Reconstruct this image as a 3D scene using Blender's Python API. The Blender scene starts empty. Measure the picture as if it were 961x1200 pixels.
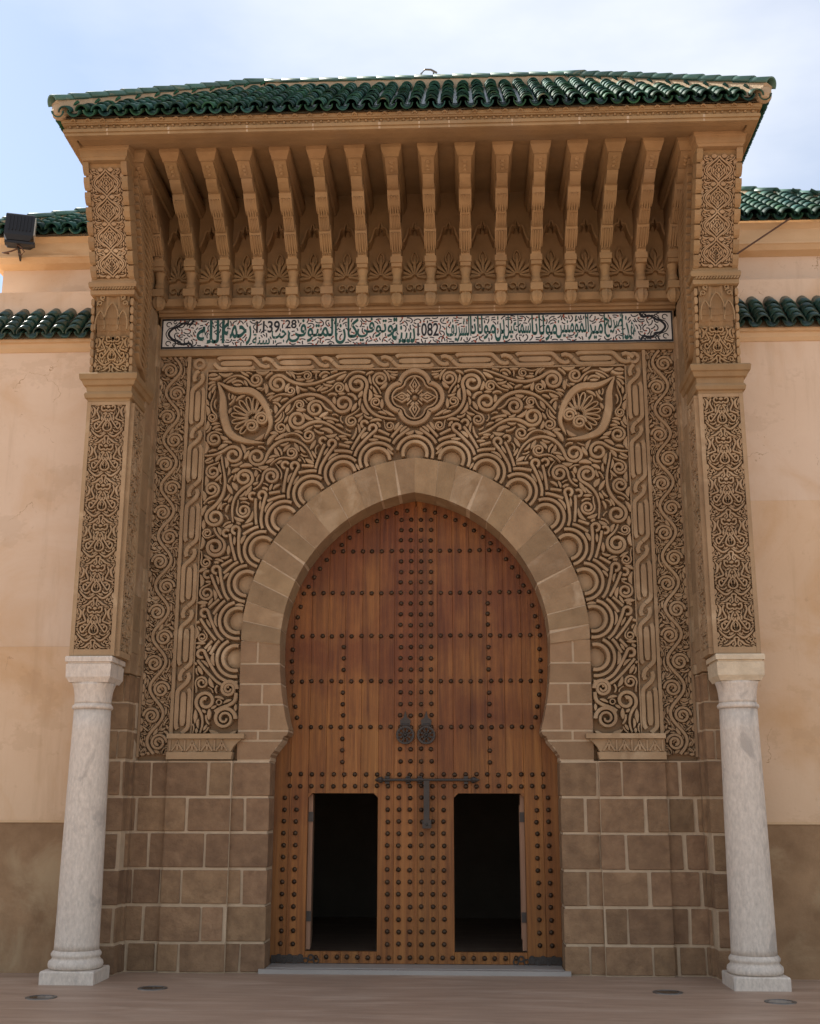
import bpy, math, random
import numpy as np
from mathutils import Matrix, Vector
R = math.radians
random.seed(7); rng = np.random.default_rng(11)
S = bpy.context.scene
COL = S.collection

# ------------------------------------------------------------------ camera
cam = bpy.data.cameras.new('camera'); camo = bpy.data.objects.new('camera', cam); COL.objects.link(camo)
cam.sensor_fit = 'HORIZONTAL'; cam.sensor_width = 36.0; cam.lens = 36.0 * 1380.47 / 961.0
cam.clip_end = 2000
_p, _y, _r = R(14.067), R(2.624), R(.1155)
fw = Vector((-math.sin(_y) * math.cos(_p), math.cos(_y) * math.cos(_p), math.sin(_p)))
rt = Vector((math.cos(_y), math.sin(_y), 0)); up = rt.cross(fw)
rt, up = rt * math.cos(_r) + up * math.sin(_r), up * math.cos(_r) - rt * math.sin(_r)
mw = Matrix((rt, up, -fw)).transposed().to_4x4(); mw.translation = (.518, -12.4, 1.6)
camo.matrix_world = mw
S.camera = camo

# ------------------------------------------------------------------ world, sun, exposure
SUN = Vector((-.62, .36, .70)).normalized()
world = bpy.data.worlds.new('World'); S.world = world; world.use_nodes = True
nt = world.node_tree; nt.nodes.clear()
out = nt.nodes.new('ShaderNodeOutputWorld'); bg = nt.nodes.new('ShaderNodeBackground')
sky = nt.nodes.new('ShaderNodeTexSky'); sky.sky_type = 'NISHITA'; sky.sun_disc = False
sky.sun_elevation = math.asin(SUN.z); sky.sun_rotation = math.atan2(SUN.x, SUN.y)
sky.air_density = 1.0; sky.dust_density = 0.6; sky.ozone_density = 1.2
tc = nt.nodes.new('ShaderNodeTexCoord')
mp = nt.nodes.new('ShaderNodeMapping'); mp.inputs['Scale'].default_value = (1, 1, 2.6); mp.inputs['Location'].default_value = (1.7, .4, .9)
nz = nt.nodes.new('ShaderNodeTexNoise'); nz.inputs['Scale'].default_value = 1.15; nz.inputs['Detail'].default_value = 7; nz.inputs['Roughness'].default_value = .52
cr = nt.nodes.new('ShaderNodeValToRGB'); cr.color_ramp.elements[0].position = .37; cr.color_ramp.elements[1].position = .60; cr.color_ramp.elements[0].color = (.16, .16, .16, 1)
cr.color_ramp.elements[1].color = (.8, .8, .8, 1)
mx = nt.nodes.new('ShaderNodeMix'); mx.data_type = 'RGBA'; mx.inputs[7].default_value = (6.0, 6.1, 6.3, 1)
L = nt.links.new
L(tc.outputs['Generated'], mp.inputs[0]); L(mp.outputs[0], nz.inputs['Vector']); L(nz.outputs[0], cr.inputs[0])
L(cr.outputs[0], mx.inputs[0]); L(sky.outputs[0], mx.inputs[6]); L(mx.outputs[2], bg.inputs[0])
bg.inputs[1].default_value = .075
L(bg.outputs[0], out.inputs[0])
sun = bpy.data.lights.new('sun', 'SUN'); sun.energy = 5.0; sun.angle = R(.53); sun.color = (1, .94, .85)
suno = bpy.data.objects.new('sun', sun); COL.objects.link(suno)
suno.rotation_euler = SUN.to_track_quat('Z', 'Y').to_euler()
suno.location = (-12, 8, 16)
S.view_settings.view_transform = 'Standard'; S.view_settings.look = 'None'
S.view_settings.exposure = 1.38; S.view_settings.gamma = 1.0; S.view_settings.use_curve_mapping = False
S.render.engine = 'CYCLES'; S.render.filter_size = 1.15
S.cycles.max_bounces = 8; S.cycles.diffuse_bounces = 5

# ------------------------------------------------------------------ materials
def mat(name, col, rough=.85, var=.18, scale=6.0, col2=None, bump=.25, bscale=60.0, rand=.0, metal=0.0, coat=0.0, spec=.3, stain=None, stscale=1.2, stpos=(.5, .7), stretch=(1, 1, 1), coords='Object', hue=.025, streak=None):
    m = bpy.data.materials.new(name); m.use_nodes = True
    t = m.node_tree; n = t.nodes; b = n['Principled BSDF']; l = t.links.new
    b.inputs['Roughness'].default_value = rough; b.inputs['Metallic'].default_value = metal
    b.inputs['Specular IOR Level'].default_value = spec; b.inputs['Coat Weight'].default_value = coat
    tcn = n.new('ShaderNodeTexCoord')
    src = tcn.outputs['Object']
    if coords == 'World':
        g = n.new('ShaderNodeNewGeometry'); src = g.outputs['Position']
    oi = n.new('ShaderNodeObjectInfo')
    if coords == 'Object':   # shift by object so that alike pieces do not repeat
        ad = n.new('ShaderNodeVectorMath'); ad.operation = 'MULTIPLY_ADD'
        cb = n.new('ShaderNodeCombineXYZ'); l(oi.outputs['Random'], cb.inputs[0]); l(oi.outputs['Random'], cb.inputs[1]); l(oi.outputs['Random'], cb.inputs[2])
        l(cb.outputs[0], ad.inputs[0]); ad.inputs[1].default_value = (37, 53, 71); l(src, ad.inputs[2]); src = ad.outputs[0]
    mpn = n.new('ShaderNodeMapping'); mpn.inputs['Scale'].default_value = stretch; l(src, mpn.inputs[0])
    n1 = n.new('ShaderNodeTexNoise'); n1.inputs['Scale'].default_value = scale; n1.inputs['Detail'].default_value = 8; n1.inputs['Roughness'].default_value = .62
    l(mpn.outputs[0], n1.inputs['Vector'])
    c2 = col2 or tuple(c * .55 for c in col)
    rp = n.new('ShaderNodeValToRGB'); rp.color_ramp.elements[0].position = .5 - .35 * .8; rp.color_ramp.elements[1].position = .5 + .28
    a = [c2[i] * var / .18 * .5 + col[i] * (1 - var / .18 * .5) for i in range(3)] if var < .36 else c2
    rp.color_ramp.elements[0].color = (*a, 1); rp.color_ramp.elements[1].color = (*col, 1)
    l(n1.outputs[0], rp.inputs[0]); cur = rp.outputs[0]
    if stain:
        n2 = n.new('ShaderNodeTexNoise'); n2.inputs['Scale'].default_value = stscale; n2.inputs['Detail'].default_value = 6; n2.inputs['Roughness'].default_value = .6
        n2.inputs['Distortion'].default_value = .6
        l(mpn.outputs[0], n2.inputs['Vector'])
        r2 = n.new('ShaderNodeValToRGB'); r2.color_ramp.elements[0].position = stpos[0]; r2.color_ramp.elements[1].position = stpos[1]
        l(n2.outputs[0], r2.inputs[0])
        mm = n.new('ShaderNodeMix'); mm.data_type = 'RGBA'; mm.inputs[7].default_value = (*stain, 1)
        l(r2.outputs[0], mm.inputs[0]); l(cur, mm.inputs[6]); cur = mm.outputs[2]
    if streak:   # faint run-off streaks and scuffs
        for sc_, st_, lo, hi, k_ in ((2.6, (1, 1, .09), .53, .74, .6), (9.0, (1, 1, 1), .62, .72, .4), (1.1, (1, 1, 1.5), .57, .60, .22)):
            mq_ = n.new('ShaderNodeMapping'); mq_.inputs['Scale'].default_value = st_; l(src, mq_.inputs[0])
            n4 = n.new('ShaderNodeTexNoise'); n4.inputs['Scale'].default_value = sc_; n4.inputs['Detail'].default_value = 9; n4.inputs['Roughness'].default_value = .68; l(mq_.outputs[0], n4.inputs['Vector'])
            r4 = n.new('ShaderNodeValToRGB'); r4.color_ramp.elements[0].position = lo; r4.color_ramp.elements[1].position = hi; r4.color_ramp.elements[1].color = (k_, k_, k_, 1); l(n4.outputs[0], r4.inputs[0])
            m4 = n.new('ShaderNodeMix'); m4.data_type = 'RGBA'; m4.inputs[7].default_value = (*streak, 1); l(r4.outputs[0], m4.inputs[0]); l(cur, m4.inputs[6]); cur = m4.outputs[2]
    if streak:   # hairline cracks, broken up by noise
        vd = n.new('ShaderNodeTexVoronoi'); vd.feature = 'DISTANCE_TO_EDGE'; vd.inputs['Scale'].default_value = .42
        wn_ = n.new('ShaderNodeTexNoise'); wn_.inputs['Scale'].default_value = 2.2; wn_.inputs['Detail'].default_value = 8; l(src, wn_.inputs['Vector'])
        vm = n.new('ShaderNodeVectorMath'); vm.operation = 'MULTIPLY_ADD'; l(wn_.outputs['Color'], vm.inputs[0]); vm.inputs[1].default_value = (1.1, 1.1, 1.1); l(src, vm.inputs[2]); l(vm.outputs[0], vd.inputs['Vector'])
        cr_ = n.new('ShaderNodeMath'); cr_.operation = 'LESS_THAN'; l(vd.outputs['Distance'], cr_.inputs[0]); cr_.inputs[1].default_value = .0014
        mk = n.new('ShaderNodeMath'); mk.operation = 'GREATER_THAN'; l(n1.outputs[0], mk.inputs[0]); mk.inputs[1].default_value = .585
        mu = n.new('ShaderNodeMath'); mu.operation = 'MULTIPLY'; l(cr_.outputs[0], mu.inputs[0]); l(mk.outputs[0], mu.inputs[1])
        m5 = n.new('ShaderNodeMix'); m5.data_type = 'RGBA'; m5.inputs[7].default_value = (streak[0] * .95, streak[1] * .92, streak[2] * .9, 1); l(mu.outputs[0], m5.inputs[0]); l(cur, m5.inputs[6]); cur = m5.outputs[2]
    if rand:
        hs = n.new('ShaderNodeHueSaturation'); mr = n.new('ShaderNodeMapRange'); mr.inputs[3].default_value = 1 - rand; mr.inputs[4].default_value = 1 + rand
        l(oi.outputs['Random'], mr.inputs[0]); l(mr.outputs[0], hs.inputs['Value']); l(cur, hs.inputs['Color'])
        mr2 = n.new('ShaderNodeMapRange'); mr2.inputs[3].default_value = .5 - rand * .05; mr2.inputs[4].default_value = .5 + rand * .05
        mr2.inputs[3].default_value = .5 - rand * hue; mr2.inputs[4].default_value = .5 + rand * hue
        wn = n.new('ShaderNodeTexWhiteNoise'); wn.noise_dimensions = '1D'; l(oi.outputs['Random'], wn.inputs['W'])
        l(wn.outputs[0], mr2.inputs[0]); l(mr2.outputs[0], hs.inputs['Hue'])
        cur = hs.outputs[0]
    l(cur, b.inputs['Base Color'])
    if bump:
        n3 = n.new('ShaderNodeTexNoise'); n3.inputs['Scale'].default_value = bscale; n3.inputs['Detail'].default_value = 6; n3.inputs['Roughness'].default_value = .7
        l(mpn.outputs[0], n3.inputs['Vector'])
        bp = n.new('ShaderNodeBump'); bp.inputs['Strength'].default_value = bump; bp.inputs['Distance'].default_value = .02
        l(n3.outputs[0], bp.inputs['Height']); l(bp.outputs[0], b.inputs['Normal'])
    return m

M = {}
M['carved'] = mat('carved_sandstone', (.405, .275, .157), var=.3, scale=3.0, col2=(.235, .15, .083), bump=.22, bscale=45, rand=.07, coords='World', stain=(.49, .36, .225), stscale=2.3, stpos=(.55, .75))
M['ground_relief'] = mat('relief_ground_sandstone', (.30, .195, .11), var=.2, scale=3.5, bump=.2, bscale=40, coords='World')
M['golden'] = mat('golden_sandstone', (.385, .25, .125), var=.34, scale=2.6, col2=(.21, .13, .062), bump=.22, bscale=40, rand=.10, coords='World', stain=(.29, .195, .11), stscale=1.7, stpos=(.5, .75))
M['ashlar'] = mat('ashlar_sandstone', (.32, .198, .108), var=.36, scale=7, col2=(.155, .09, .05), bump=.9, bscale=18, rand=.15, stain=(.36, .225, .125), stscale=3, stpos=(.56, .8))
M['ashlar_pale'] = mat('pale_ashlar_sandstone', (.33, .21, .118), var=.32, scale=5, col2=(.21, .125, .068), bump=.5, bscale=25, rand=.10)
M['mortar'] = mat('pale_mortar', (.56, .42, .28), var=.2, scale=9, bump=.5, bscale=50, coords='World')
M['arch'] = mat('arch_sandstone', (.345, .232, .13), var=.34, scale=5, col2=(.2, .128, .068), bump=.5, bscale=24, rand=.13, stain=(.44, .33, .215), stscale=2.2, stpos=(.55, .75))
M['plaster'] = mat('beige_plaster', (.69, .535, .40), var=.18, scale=1.6, col2=(.57, .41, .275), bump=.12, bscale=30, coords='World', stain=(.60, .415, .265), stscale=.8, stpos=(.48, .66), streak=(.44, .31, .2), spec=.15)
M['plaster_low'] = mat('ochre_beige_plaster', (.68, .495, .335), var=.18, scale=1.6, col2=(.55, .37, .215), bump=.12, bscale=30, coords='World', stain=(.57, .36, .195), stscale=.8, stpos=(.48, .66), streak=(.43, .28, .16), spec=.15)
M['plaster_trim'] = mat('ochre_plaster', (.64, .455, .275), var=.2, scale=2.2, col2=(.48, .31, .16), bump=.15, bscale=30, coords='World', spec=.15, stain=(.45, .26, .12), stscale=1.1, stpos=(.56, .8), stretch=(1, 1, 2.5))
M['dado'] = mat('brown_dado_plaster', (.37, .235, .128), var=.36, scale=3.5, col2=(.2, .118, .06), bump=.2, bscale=25, coords='World', stain=(.40, .285, .165), stscale=1.6, stpos=(.5, .7))
M['marble'] = mat('white_marble', (.76, .665, .56), rough=.7, var=.34, scale=24, col2=(.47, .405, .34), bump=.5, bscale=40, coords='World', stain=(.44, .385, .33), stscale=3.2, stpos=(.56, .66), spec=.3, stretch=(1.6, 1.6, .7))
M['marble_yellow'] = mat('yellowed_marble', (.70, .58, .42), rough=.7, var=.3, scale=9, col2=(.46, .37, .25), bump=.5, bscale=26, coords='World', stain=(.42, .34, .24), stscale=2.6, stpos=(.53, .72), spec=.3)
M['ground'] = mat('pink_brown_paving', (.43, .30, .215), rough=.5, var=.36, scale=4, col2=(.27, .18, .125), bump=.15, bscale=30, coords='World', spec=.4, stretch=(.4, 2.2, 1), stain=(.48, .355, .265), stscale=1.7, stpos=(.5, .72))
M['wood'] = mat('oiled_cedar', (.33, .128, .028), rough=.55, var=.4, scale=3.4, col2=(.10, .032, .008), bump=.35, bscale=16, rand=.10, stretch=(9, 9, .35), spec=.35, stain=(.34, .145, .038), stscale=1.2, stpos=(.5, .75))
def _wood_stain():
    m = M['wood']; n = m.node_tree.nodes; l = m.node_tree.links.new; b = n['Principled BSDF']; src = b.inputs['Base Color'].links[0].from_socket
    g_ = n.new('ShaderNodeNewGeometry'); t = n.new('ShaderNodeTexNoise'); t.inputs['Scale'].default_value = .9; t.inputs['Detail'].default_value = 7; t.inputs['Roughness'].default_value = .6; t.inputs['Distortion'].default_value = .4
    mp_ = n.new('ShaderNodeMapping'); mp_.inputs['Location'].default_value = (.3, 0, .55); l(g_.outputs['Position'], mp_.inputs[0]); l(mp_.outputs[0], t.inputs['Vector'])
    r = n.new('ShaderNodeValToRGB'); r.color_ramp.elements[0].position = .42; r.color_ramp.elements[1].position = .62; sx = n.new('ShaderNodeSeparateXYZ'); l(g_.outputs['Position'], sx.inputs[0]); ma = n.new('ShaderNodeMath'); ma.operation = 'MULTIPLY_ADD'; l(sx.outputs[2], ma.inputs[0]); ma.inputs[1].default_value = .075; l(t.outputs[0], ma.inputs[2])
    mb_ = n.new('ShaderNodeMath'); mb_.operation = 'SUBTRACT'; l(ma.outputs[0], mb_.inputs[0]); mb_.inputs[1].default_value = .19; l(mb_.outputs[0], r.inputs[0])
    x = n.new('ShaderNodeMix'); x.data_type = 'RGBA'; x.blend_type = 'MULTIPLY'; x.inputs[7].default_value = (.62, .48, .48, 1); l(r.outputs[0], x.inputs[0]); l(src, x.inputs[6]); l(x.outputs[2], b.inputs['Base Color'])
_wood_stain()
M['wood_edge'] = mat('worn_wood_edge', (.36, .2, .12), rough=.7, var=.3, scale=4, bump=.2, bscale=14, stretch=(8, 8, .4))
M['iron'] = mat('dark_iron', (.07, .058, .05), rough=.5, var=.25, scale=8, bump=.2, bscale=60, metal=.55, spec=.4)
M['stud'] = mat('bronze_stud', (.075, .045, .026), rough=.42, var=.2, scale=9, bump=.1, metal=.55, rand=.25)
M['tile'] = mat('green_glazed_tile', (.026, .085, .057), rough=.62, var=.36, scale=7, col2=(.008, .034, .025), bump=.15, bscale=30, rand=.5, coat=0, spec=.14, hue=.10, stain=(.13, .14, .09), stscale=6, stpos=(.60, .72))
M['tile_old'] = mat('weathered_green_tile', (.018, .055, .042), rough=.32, var=.3, scale=9, col2=(.01, .038, .03), bump=.1, bscale=30, rand=.3, spec=.5, stain=(.12, .12, .085), stscale=7, stpos=(.6, .75))
M['tile_ridge'] = mat('worn_sunlit_ridge_tile', (.06, .14, .10), rough=.5, var=.3, scale=7, col2=(.015, .06, .045), bump=.1, bscale=30, rand=.3, spec=.55, stain=(.2, .2, .13), stscale=6, stpos=(.58, .72))  # base green lightened so the ridge tiles look sunlit; stain patches are wear
M['tile_bed'] = mat('lime_mortar_bed', (.48, .36, .23), var=.3, scale=8, bump=.5, bscale=30, coords='World')
M['white_tile'] = mat('white_zellige', (.62, .6, .56), rough=.4, var=.1, scale=8, bump=.08, bscale=25, coords='World', spec=.45)
M['ink_green'] = mat('green_lettering', (.012, .075, .06), rough=.4, var=.2, scale=12, bump=0, coords='World')
M['ink_black'] = mat('black_lettering', (.012, .012, .014), rough=.4, var=.1, scale=9, bump=0, coords='World')
M['ink_red'] = mat('red_dots', (.30, .07, .03), rough=.5, var=.1, bump=0, coords='World')
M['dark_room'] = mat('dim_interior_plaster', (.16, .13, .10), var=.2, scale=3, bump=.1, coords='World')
M['lamp_black'] = mat('black_lamp_housing', (.022, .022, .024), rough=.45, var=.15, bump=.05, metal=.2)
M['lamp_glass'] = mat('pale_lamp_glass', (.55, .53, .46), rough=.12, var=.05, bump=0, spec=.6)
M['steel'] = mat('dull_steel', (.2, .19, .175), rough=.45, var=.2, metal=.7, bump=.1)
M['smoked'] = mat('smoked_glass', (.03, .03, .03), rough=.15, var=.1, bump=0, spec=.6)
M['cable'] = mat('brown_cable', (.12, .06, .035), rough=.6, bump=0)
M['grey_stone'] = mat('grey_threshold_marble', (.37, .335, .30), rough=.45, var=.2, scale=3, bump=.06, coords='World', spec=.45, stretch=(.4, 2, 1))

# ------------------------------------------------------------------ mesh helpers
class MB:
    def __init__(s): s.v = []; s.f = []
    def add(s, v, f):
        o = len(s.v); s.v += [tuple(map(float, p)) for p in v]; s.f += [tuple(i + o for i in q) for q in f]; return s
    def box(s, x0, x1, y0, y1, z0, z1):
        return s.add([(x0, y0, z0), (x1, y0, z0), (x1, y1, z0), (x0, y1, z0), (x0, y0, z1), (x1, y0, z1), (x1, y1, z1), (x0, y1, z1)],
                     [(0, 3, 2, 1), (4, 5, 6, 7), (0, 1, 5, 4), (1, 2, 6, 5), (2, 3, 7, 6), (3, 0, 4, 7)])
    def loft(s, rings, closed=True, cap=True):
        n = len(rings[0]); v = [p for r in rings for p in r]; f = []
        for i in range(len(rings) - 1):
            for j in range(n if closed else n - 1):
                k = (j + 1) % n
                f.append((i * n + j, i * n + k, (i + 1) * n + k, (i + 1) * n + j))
        if cap:
            f.append(tuple(reversed(range(n)))); f.append(tuple((len(rings) - 1) * n + j for j in range(n)))
        return s.add(v, f)
    def rectloft(s, x0, x1, y0, y1, lv, yback=True):
        # lv: (z, out) - the rectangle grows by out on x both sides and towards -y
        return s.loft([[(x0 - o, y0 - o, z), (x1 + o, y0 - o, z), (x1 + o, y1 + (o if yback else 0), z), (x0 - o, y1 + (o if yback else 0), z)] for z, o in lv])
    def prism_x(s, poly, x0, x1):   # poly of (y,z)
        return s.loft([[(x0, y, z) for y, z in poly], [(x1, y, z) for y, z in poly]])
    def prism_y(s, poly, y0, y1):   # poly of (x,z), convex or star enough
        return s.loft([[(x, y0, z) for x, z in poly], [(x, y1, z) for x, z in poly]])
    def lathe(s, prof, n=24, c=(0, 0), ph=0):
        return s.loft([[(c[0] + r * math.cos(2 * math.pi * j / n + ph), c[1] + r * math.sin(2 * math.pi * j / n + ph), z) for j in range(n)] for r, z in prof])
    def tube(s, pts, r, n=8):
        pts = [Vector(p) for p in pts]; rings = []
        for i, p in enumerate(pts):
            d = (pts[min(i + 1, len(pts) - 1)] - pts[max(i - 1, 0)]).normalized()
            a = d.cross(Vector((0, 0, 1)) if abs(d.z) < .9 else Vector((1, 0, 0))).normalized(); b = d.cross(a)
            rr = r[i] if isinstance(r, (list, tuple)) else r
            rings.append([tuple(p + a * rr * math.cos(2 * math.pi * j / n) + b * rr * math.sin(2 * math.pi * j / n)) for j in range(n)])
        return s.loft(rings)
    def ribbon(s, pts, w, h, base=0.0, closed=False):
        # raised strap in the x-z plane standing towards -y; pts (n,2), w half width (scalar or n)
        p = np.asarray(pts, float); n = len(p)
        if closed: d = np.roll(p, -1, 0) - np.roll(p, 1, 0)
        else: d = np.gradient(p, axis=0)
        d /= (np.linalg.norm(d, axis=1)[:, None] + 1e-9); nr = np.stack([-d[:, 1], d[:, 0]], 1)
        ww = np.full(n, w) if np.isscalar(w) else np.asarray(w)
        hh = np.full(n, h) if np.isscalar(h) else np.asarray(h)
        sec = [(-1, 0), (-.97, .84), (-.74, 1), (.74, 1), (.97, .84), (1, 0)]
        rings = []
        for i in range(n):
            rings.append([(p[i, 0] + nr[i, 0] * ww[i] * a, -(base + hh[i] * b), p[i, 1] + nr[i, 1] * ww[i] * a) for a, b in sec])
        if closed: rings.append(rings[0])
        m = 6; v = [q for r in rings for q in r]; f = []
        for i in range(len(rings) - 1):
            for j in range(m - 1): f.append((i * m + j, i * m + j + 1, (i + 1) * m + j + 1, (i + 1) * m + j))
        if not closed:
            f.append(tuple(reversed(range(m)))); f.append(tuple((len(rings) - 1) * m + j for j in range(m)))
        return s.add(v, f)
    def dome(s, c, r, h, n=10, k=3):
        # dome standing towards -y around (x, y, z)
        rings = [[(c[0] + r * math.cos(a) * math.cos(2 * math.pi * j / n), c[1] - h * math.sin(a), c[2] + r * math.cos(a) * math.sin(2 * math.pi * j / n)) for j in range(n)] for a in [math.pi / 2 * i / k * .97 for i in range(k + 1)]]
        return s.loft(rings)
    def mesh(s, name, m, smooth=False):
        me = bpy.data.meshes.new(name); me.from_pydata(s.v, [], s.f); me.materials.append(M[m] if isinstance(m, str) else m)
        if smooth: me.polygons.foreach_set('use_smooth', [True] * len(me.polygons))
        me.update(); return me
    def obj(s, name, m, parent=None, loc=(0, 0, 0), rot=(0, 0, 0), scale=(1, 1, 1), smooth=False):
        return ob(name, s.mesh(name, m, smooth), parent, loc, rot, scale)

def ob(name, me, parent=None, loc=(0, 0, 0), rot=(0, 0, 0), scale=(1, 1, 1), mtx=None):
    o = bpy.data.objects.new(name, me); COL.objects.link(o); o.parent = parent
    if mtx is not None: o.matrix_local = mtx
    else: o.location = loc; o.rotation_euler = rot; o.scale = scale
    return o
def tag(o, label, cat, group=None):
    o['label'] = label; o['category'] = cat
    if group: o['group'] = group
    return o
def struct(o): o['kind'] = 'structure'; return o
def stuff(o): o['kind'] = 'stuff'; return o
def thing(name, loc=(0, 0, 0)): return ob(name, None, None, loc)
def fix_normals(me):
    import bmesh
    b = bmesh.new(); b.from_mesh(me); bmesh.ops.recalc_face_normals(b, faces=b.faces); b.to_mesh(me); b.free()

# ------------------------------------------------------------------ curve tools for carving
def integ(p, a, ks, ds):
    th = a + np.concatenate([[0], np.cumsum(np.asarray(ks) * ds)])
    x = np.cumsum(np.cos(th) * ds); z = np.cumsum(np.sin(th) * ds)
    return np.stack([p[0] + x - x[0], p[1] + z - z[0]], 1)
def volute(p, a, L1, k1, R0, R1, turns, sg, ds=.012):
    ks = [k1] * int(L1 / ds); tot = 0; r = R0; T = turns * 2 * math.pi
    while tot < T:
        r = R0 + (R1 - R0) * tot / T; st = ds / r; ks.append(sg / r); tot += st
    return integ(p, a, ks, ds)
def arc(c, r, a0, a1, n=None):
    n = n or max(6, int(abs(a1 - a0) * r / .014)); t = np.linspace(a0, a1, n)
    return np.stack([c[0] + r * np.cos(t), c[1] + r * np.sin(t)], 1)
def spline(pts, n=10):
    p = np.asarray(pts, float); q = np.vstack([2 * p[0] - p[1], p, 2 * p[-1] - p[-2]]); o = []
    for i in range(1, len(q) - 2):
        for t in np.linspace(0, 1, n, endpoint=False):
            a, b, c, d = q[i - 1], q[i], q[i + 1], q[i + 2]
            o.append(.5 * (2 * b + (c - a) * t + (2 * a - 5 * b + 4 * c - d) * t * t + (3 * b - a - 3 * c + d) * t ** 3))
    o.append(p[-1]); return np.array(o)
class Grid:
    def __init__(s, x0, x1, z0, z1, res=.007, inside=None):
        s.x0, s.z0, s.res = x0, z0, res; s.nx = int((x1 - x0) / res) + 1; s.nz = int((z1 - z0) / res) + 1
        s.occ = np.zeros((s.nx, s.nz), bool)
        if inside is not None:
            X, Z = np.meshgrid(x0 + np.arange(s.nx) * res, z0 + np.arange(s.nz) * res, indexing='ij')
            s.occ = ~inside(X, Z)
    def look(s, q):
        i = ((q[:, 0] - s.x0) / s.res).round().astype(int); j = ((q[:, 1] - s.z0) / s.res).round().astype(int)
        bad = (i < 0) | (j < 0) | (i >= s.nx) | (j >= s.nz)
        return bad | s.occ[np.clip(i, 0, s.nx - 1), np.clip(j, 0, s.nz - 1)]
    def hit(s, p, w):
        d = np.gradient(p, axis=0); d /= (np.linalg.norm(d, axis=1)[:, None] + 1e-9); nr = np.stack([-d[:, 1], d[:, 0]], 1)
        w = np.asarray(w); w = w[:, None] if w.ndim else w
        return s.look(p) | s.look(p + nr * w) | s.look(p - nr * w)
    def mark(s, p, w):
        w = np.broadcast_to(w, (len(p),))
        for (x, z), r in zip(p, w):
            k = int(r / s.res) + 1; i = int(round((x - s.x0) / s.res)); j = int(round((z - s.z0) / s.res))
            a, b, c, d = max(0, i - k), min(s.nx, i + k + 1), max(0, j - k), min(s.nz, j + k + 1)
            if a >= b or c >= d: continue
            I = np.arange(a, b)[:, None] - i; J = np.arange(c, d)[None, :] - j
            s.occ[a:b, c:d] |= (I * I + J * J) * s.res * s.res <= r * r
    def freept(s):
        idx = np.argwhere(~s.occ)
        if not len(idx): return None
        i, j = idx[rng.integers(len(idx))]; return (s.x0 + i * s.res, s.z0 + j * s.res)
def strap(G, out_, pts, w, h, gap=.012, minlen=4):
    bad = G.hit(pts, w * .8); run = []
    for k in range(len(pts) + 1):
        if k < len(pts) and not bad[k]: run.append(k)
        else:
            if len(run) >= minlen:
                out_.append(('strap', pts[run[0]:run[-1] + 1], w, h))
            run = []
    for kind, q, ww, hh in [o for o in out_ if o[0] == 'strap'][-6:]: pass
    G.mark(pts[~bad] if bad.any() else pts, w + gap)
def leafw(n, w, skew=.45):
    t = np.linspace(0, 1, n); t = np.where(t < skew, t / skew * .5, .5 + (t - skew) / (1 - skew) * .5)
    return w * (np.sin(np.pi * t) ** .75 * .94 + .06)
def pack(G, out_, sc, h, tries=(900, 1500, 2600, 3600), gap=.011, minw=.35):
    # volutes with stems, split leaves, rosettes and tendrils grown until they meet a neighbour, large to small
    def attempt(kind, f):
        p = G.freept()
        if p is None: return
        a = rng.uniform(0, 2 * math.pi); sg = rng.choice([-1, 1]); need = 6
        if kind == 'vol':
            R0 = f * rng.uniform(.8, 1.15); w = f * rng.uniform(.25, .31); ds = max(.007, f * .14); R1 = max(R0 * .30, w * 1.15)
            T = rng.uniform(1.05, 1.5) * 2 * math.pi; tot = 0; ks = []
            while tot < T:
                r = R1 + (R0 - R1) * tot / T; ks.append(sg / r); tot += ds / r
            need = len(ks); m = int(f * rng.uniform(3, 9) / ds)
            ks += list(-sg / (f * rng.uniform(1.6, 4.5)) * np.sin(np.linspace(.5, rng.uniform(2.5, 4.5), m)))
            pts = integ(p, a, ks, ds); ww = np.full(len(pts), w)
        elif kind == 'leaf':
            n = 12; Ln = f * rng.uniform(1.6, 3.4); ds = Ln / n; need = n
            k = sg * rng.uniform(.3, 1.3) / f; pts = integ(p, a, np.linspace(k * .2, k, n - 1), ds); ww = leafw(n, f * rng.uniform(.30, .46), rng.uniform(.3, .6))
        elif kind == 'ring':
            r = f * rng.uniform(.6, .85); pts = arc(p, r, a, a + 2 * math.pi * .97, 18); ww = np.full(18, f * .21); need = 18
        else:
            n = 34; ds = f * .3; need = 7
            ks = sg * rng.uniform(.25, 1.0) / f * np.sin(np.linspace(rng.uniform(0, 2), rng.uniform(3, 7), n - 1)); pts = integ(p, a, ks, ds); ww = np.full(n, f * rng.uniform(.2, .27))
        bad = G.hit(pts, ww + gap * .3)
        if bad.any():
            k = int(np.argmax(bad))
            if k < need: return
            pts = pts[:k]; ww = ww[:k].copy()
        if kind in ('vol', 'tendril'):
            m = len(pts); ww = ww * np.interp(np.arange(m), [0, m * .55, m - 1], [1, .95, .55])
        G.mark(pts, ww + gap)
        out_.append((kind, pts, ww, h * rng.uniform(.80, 1.05)))
        if kind == 'ring':
            out_.append(('dot', np.array(p), f * .22, h * .9)); G.mark(np.array([p]), f * .3)
    for lev, n in enumerate(tries):
        f = sc * (1.0, .8, .6, minw)[lev]
        for _ in range(n):
            u = rng.random()
            attempt('vol' if u < .52 else 'leaf' if u < .64 else 'ring' if u < .69 else 'tendril', f)
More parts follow.
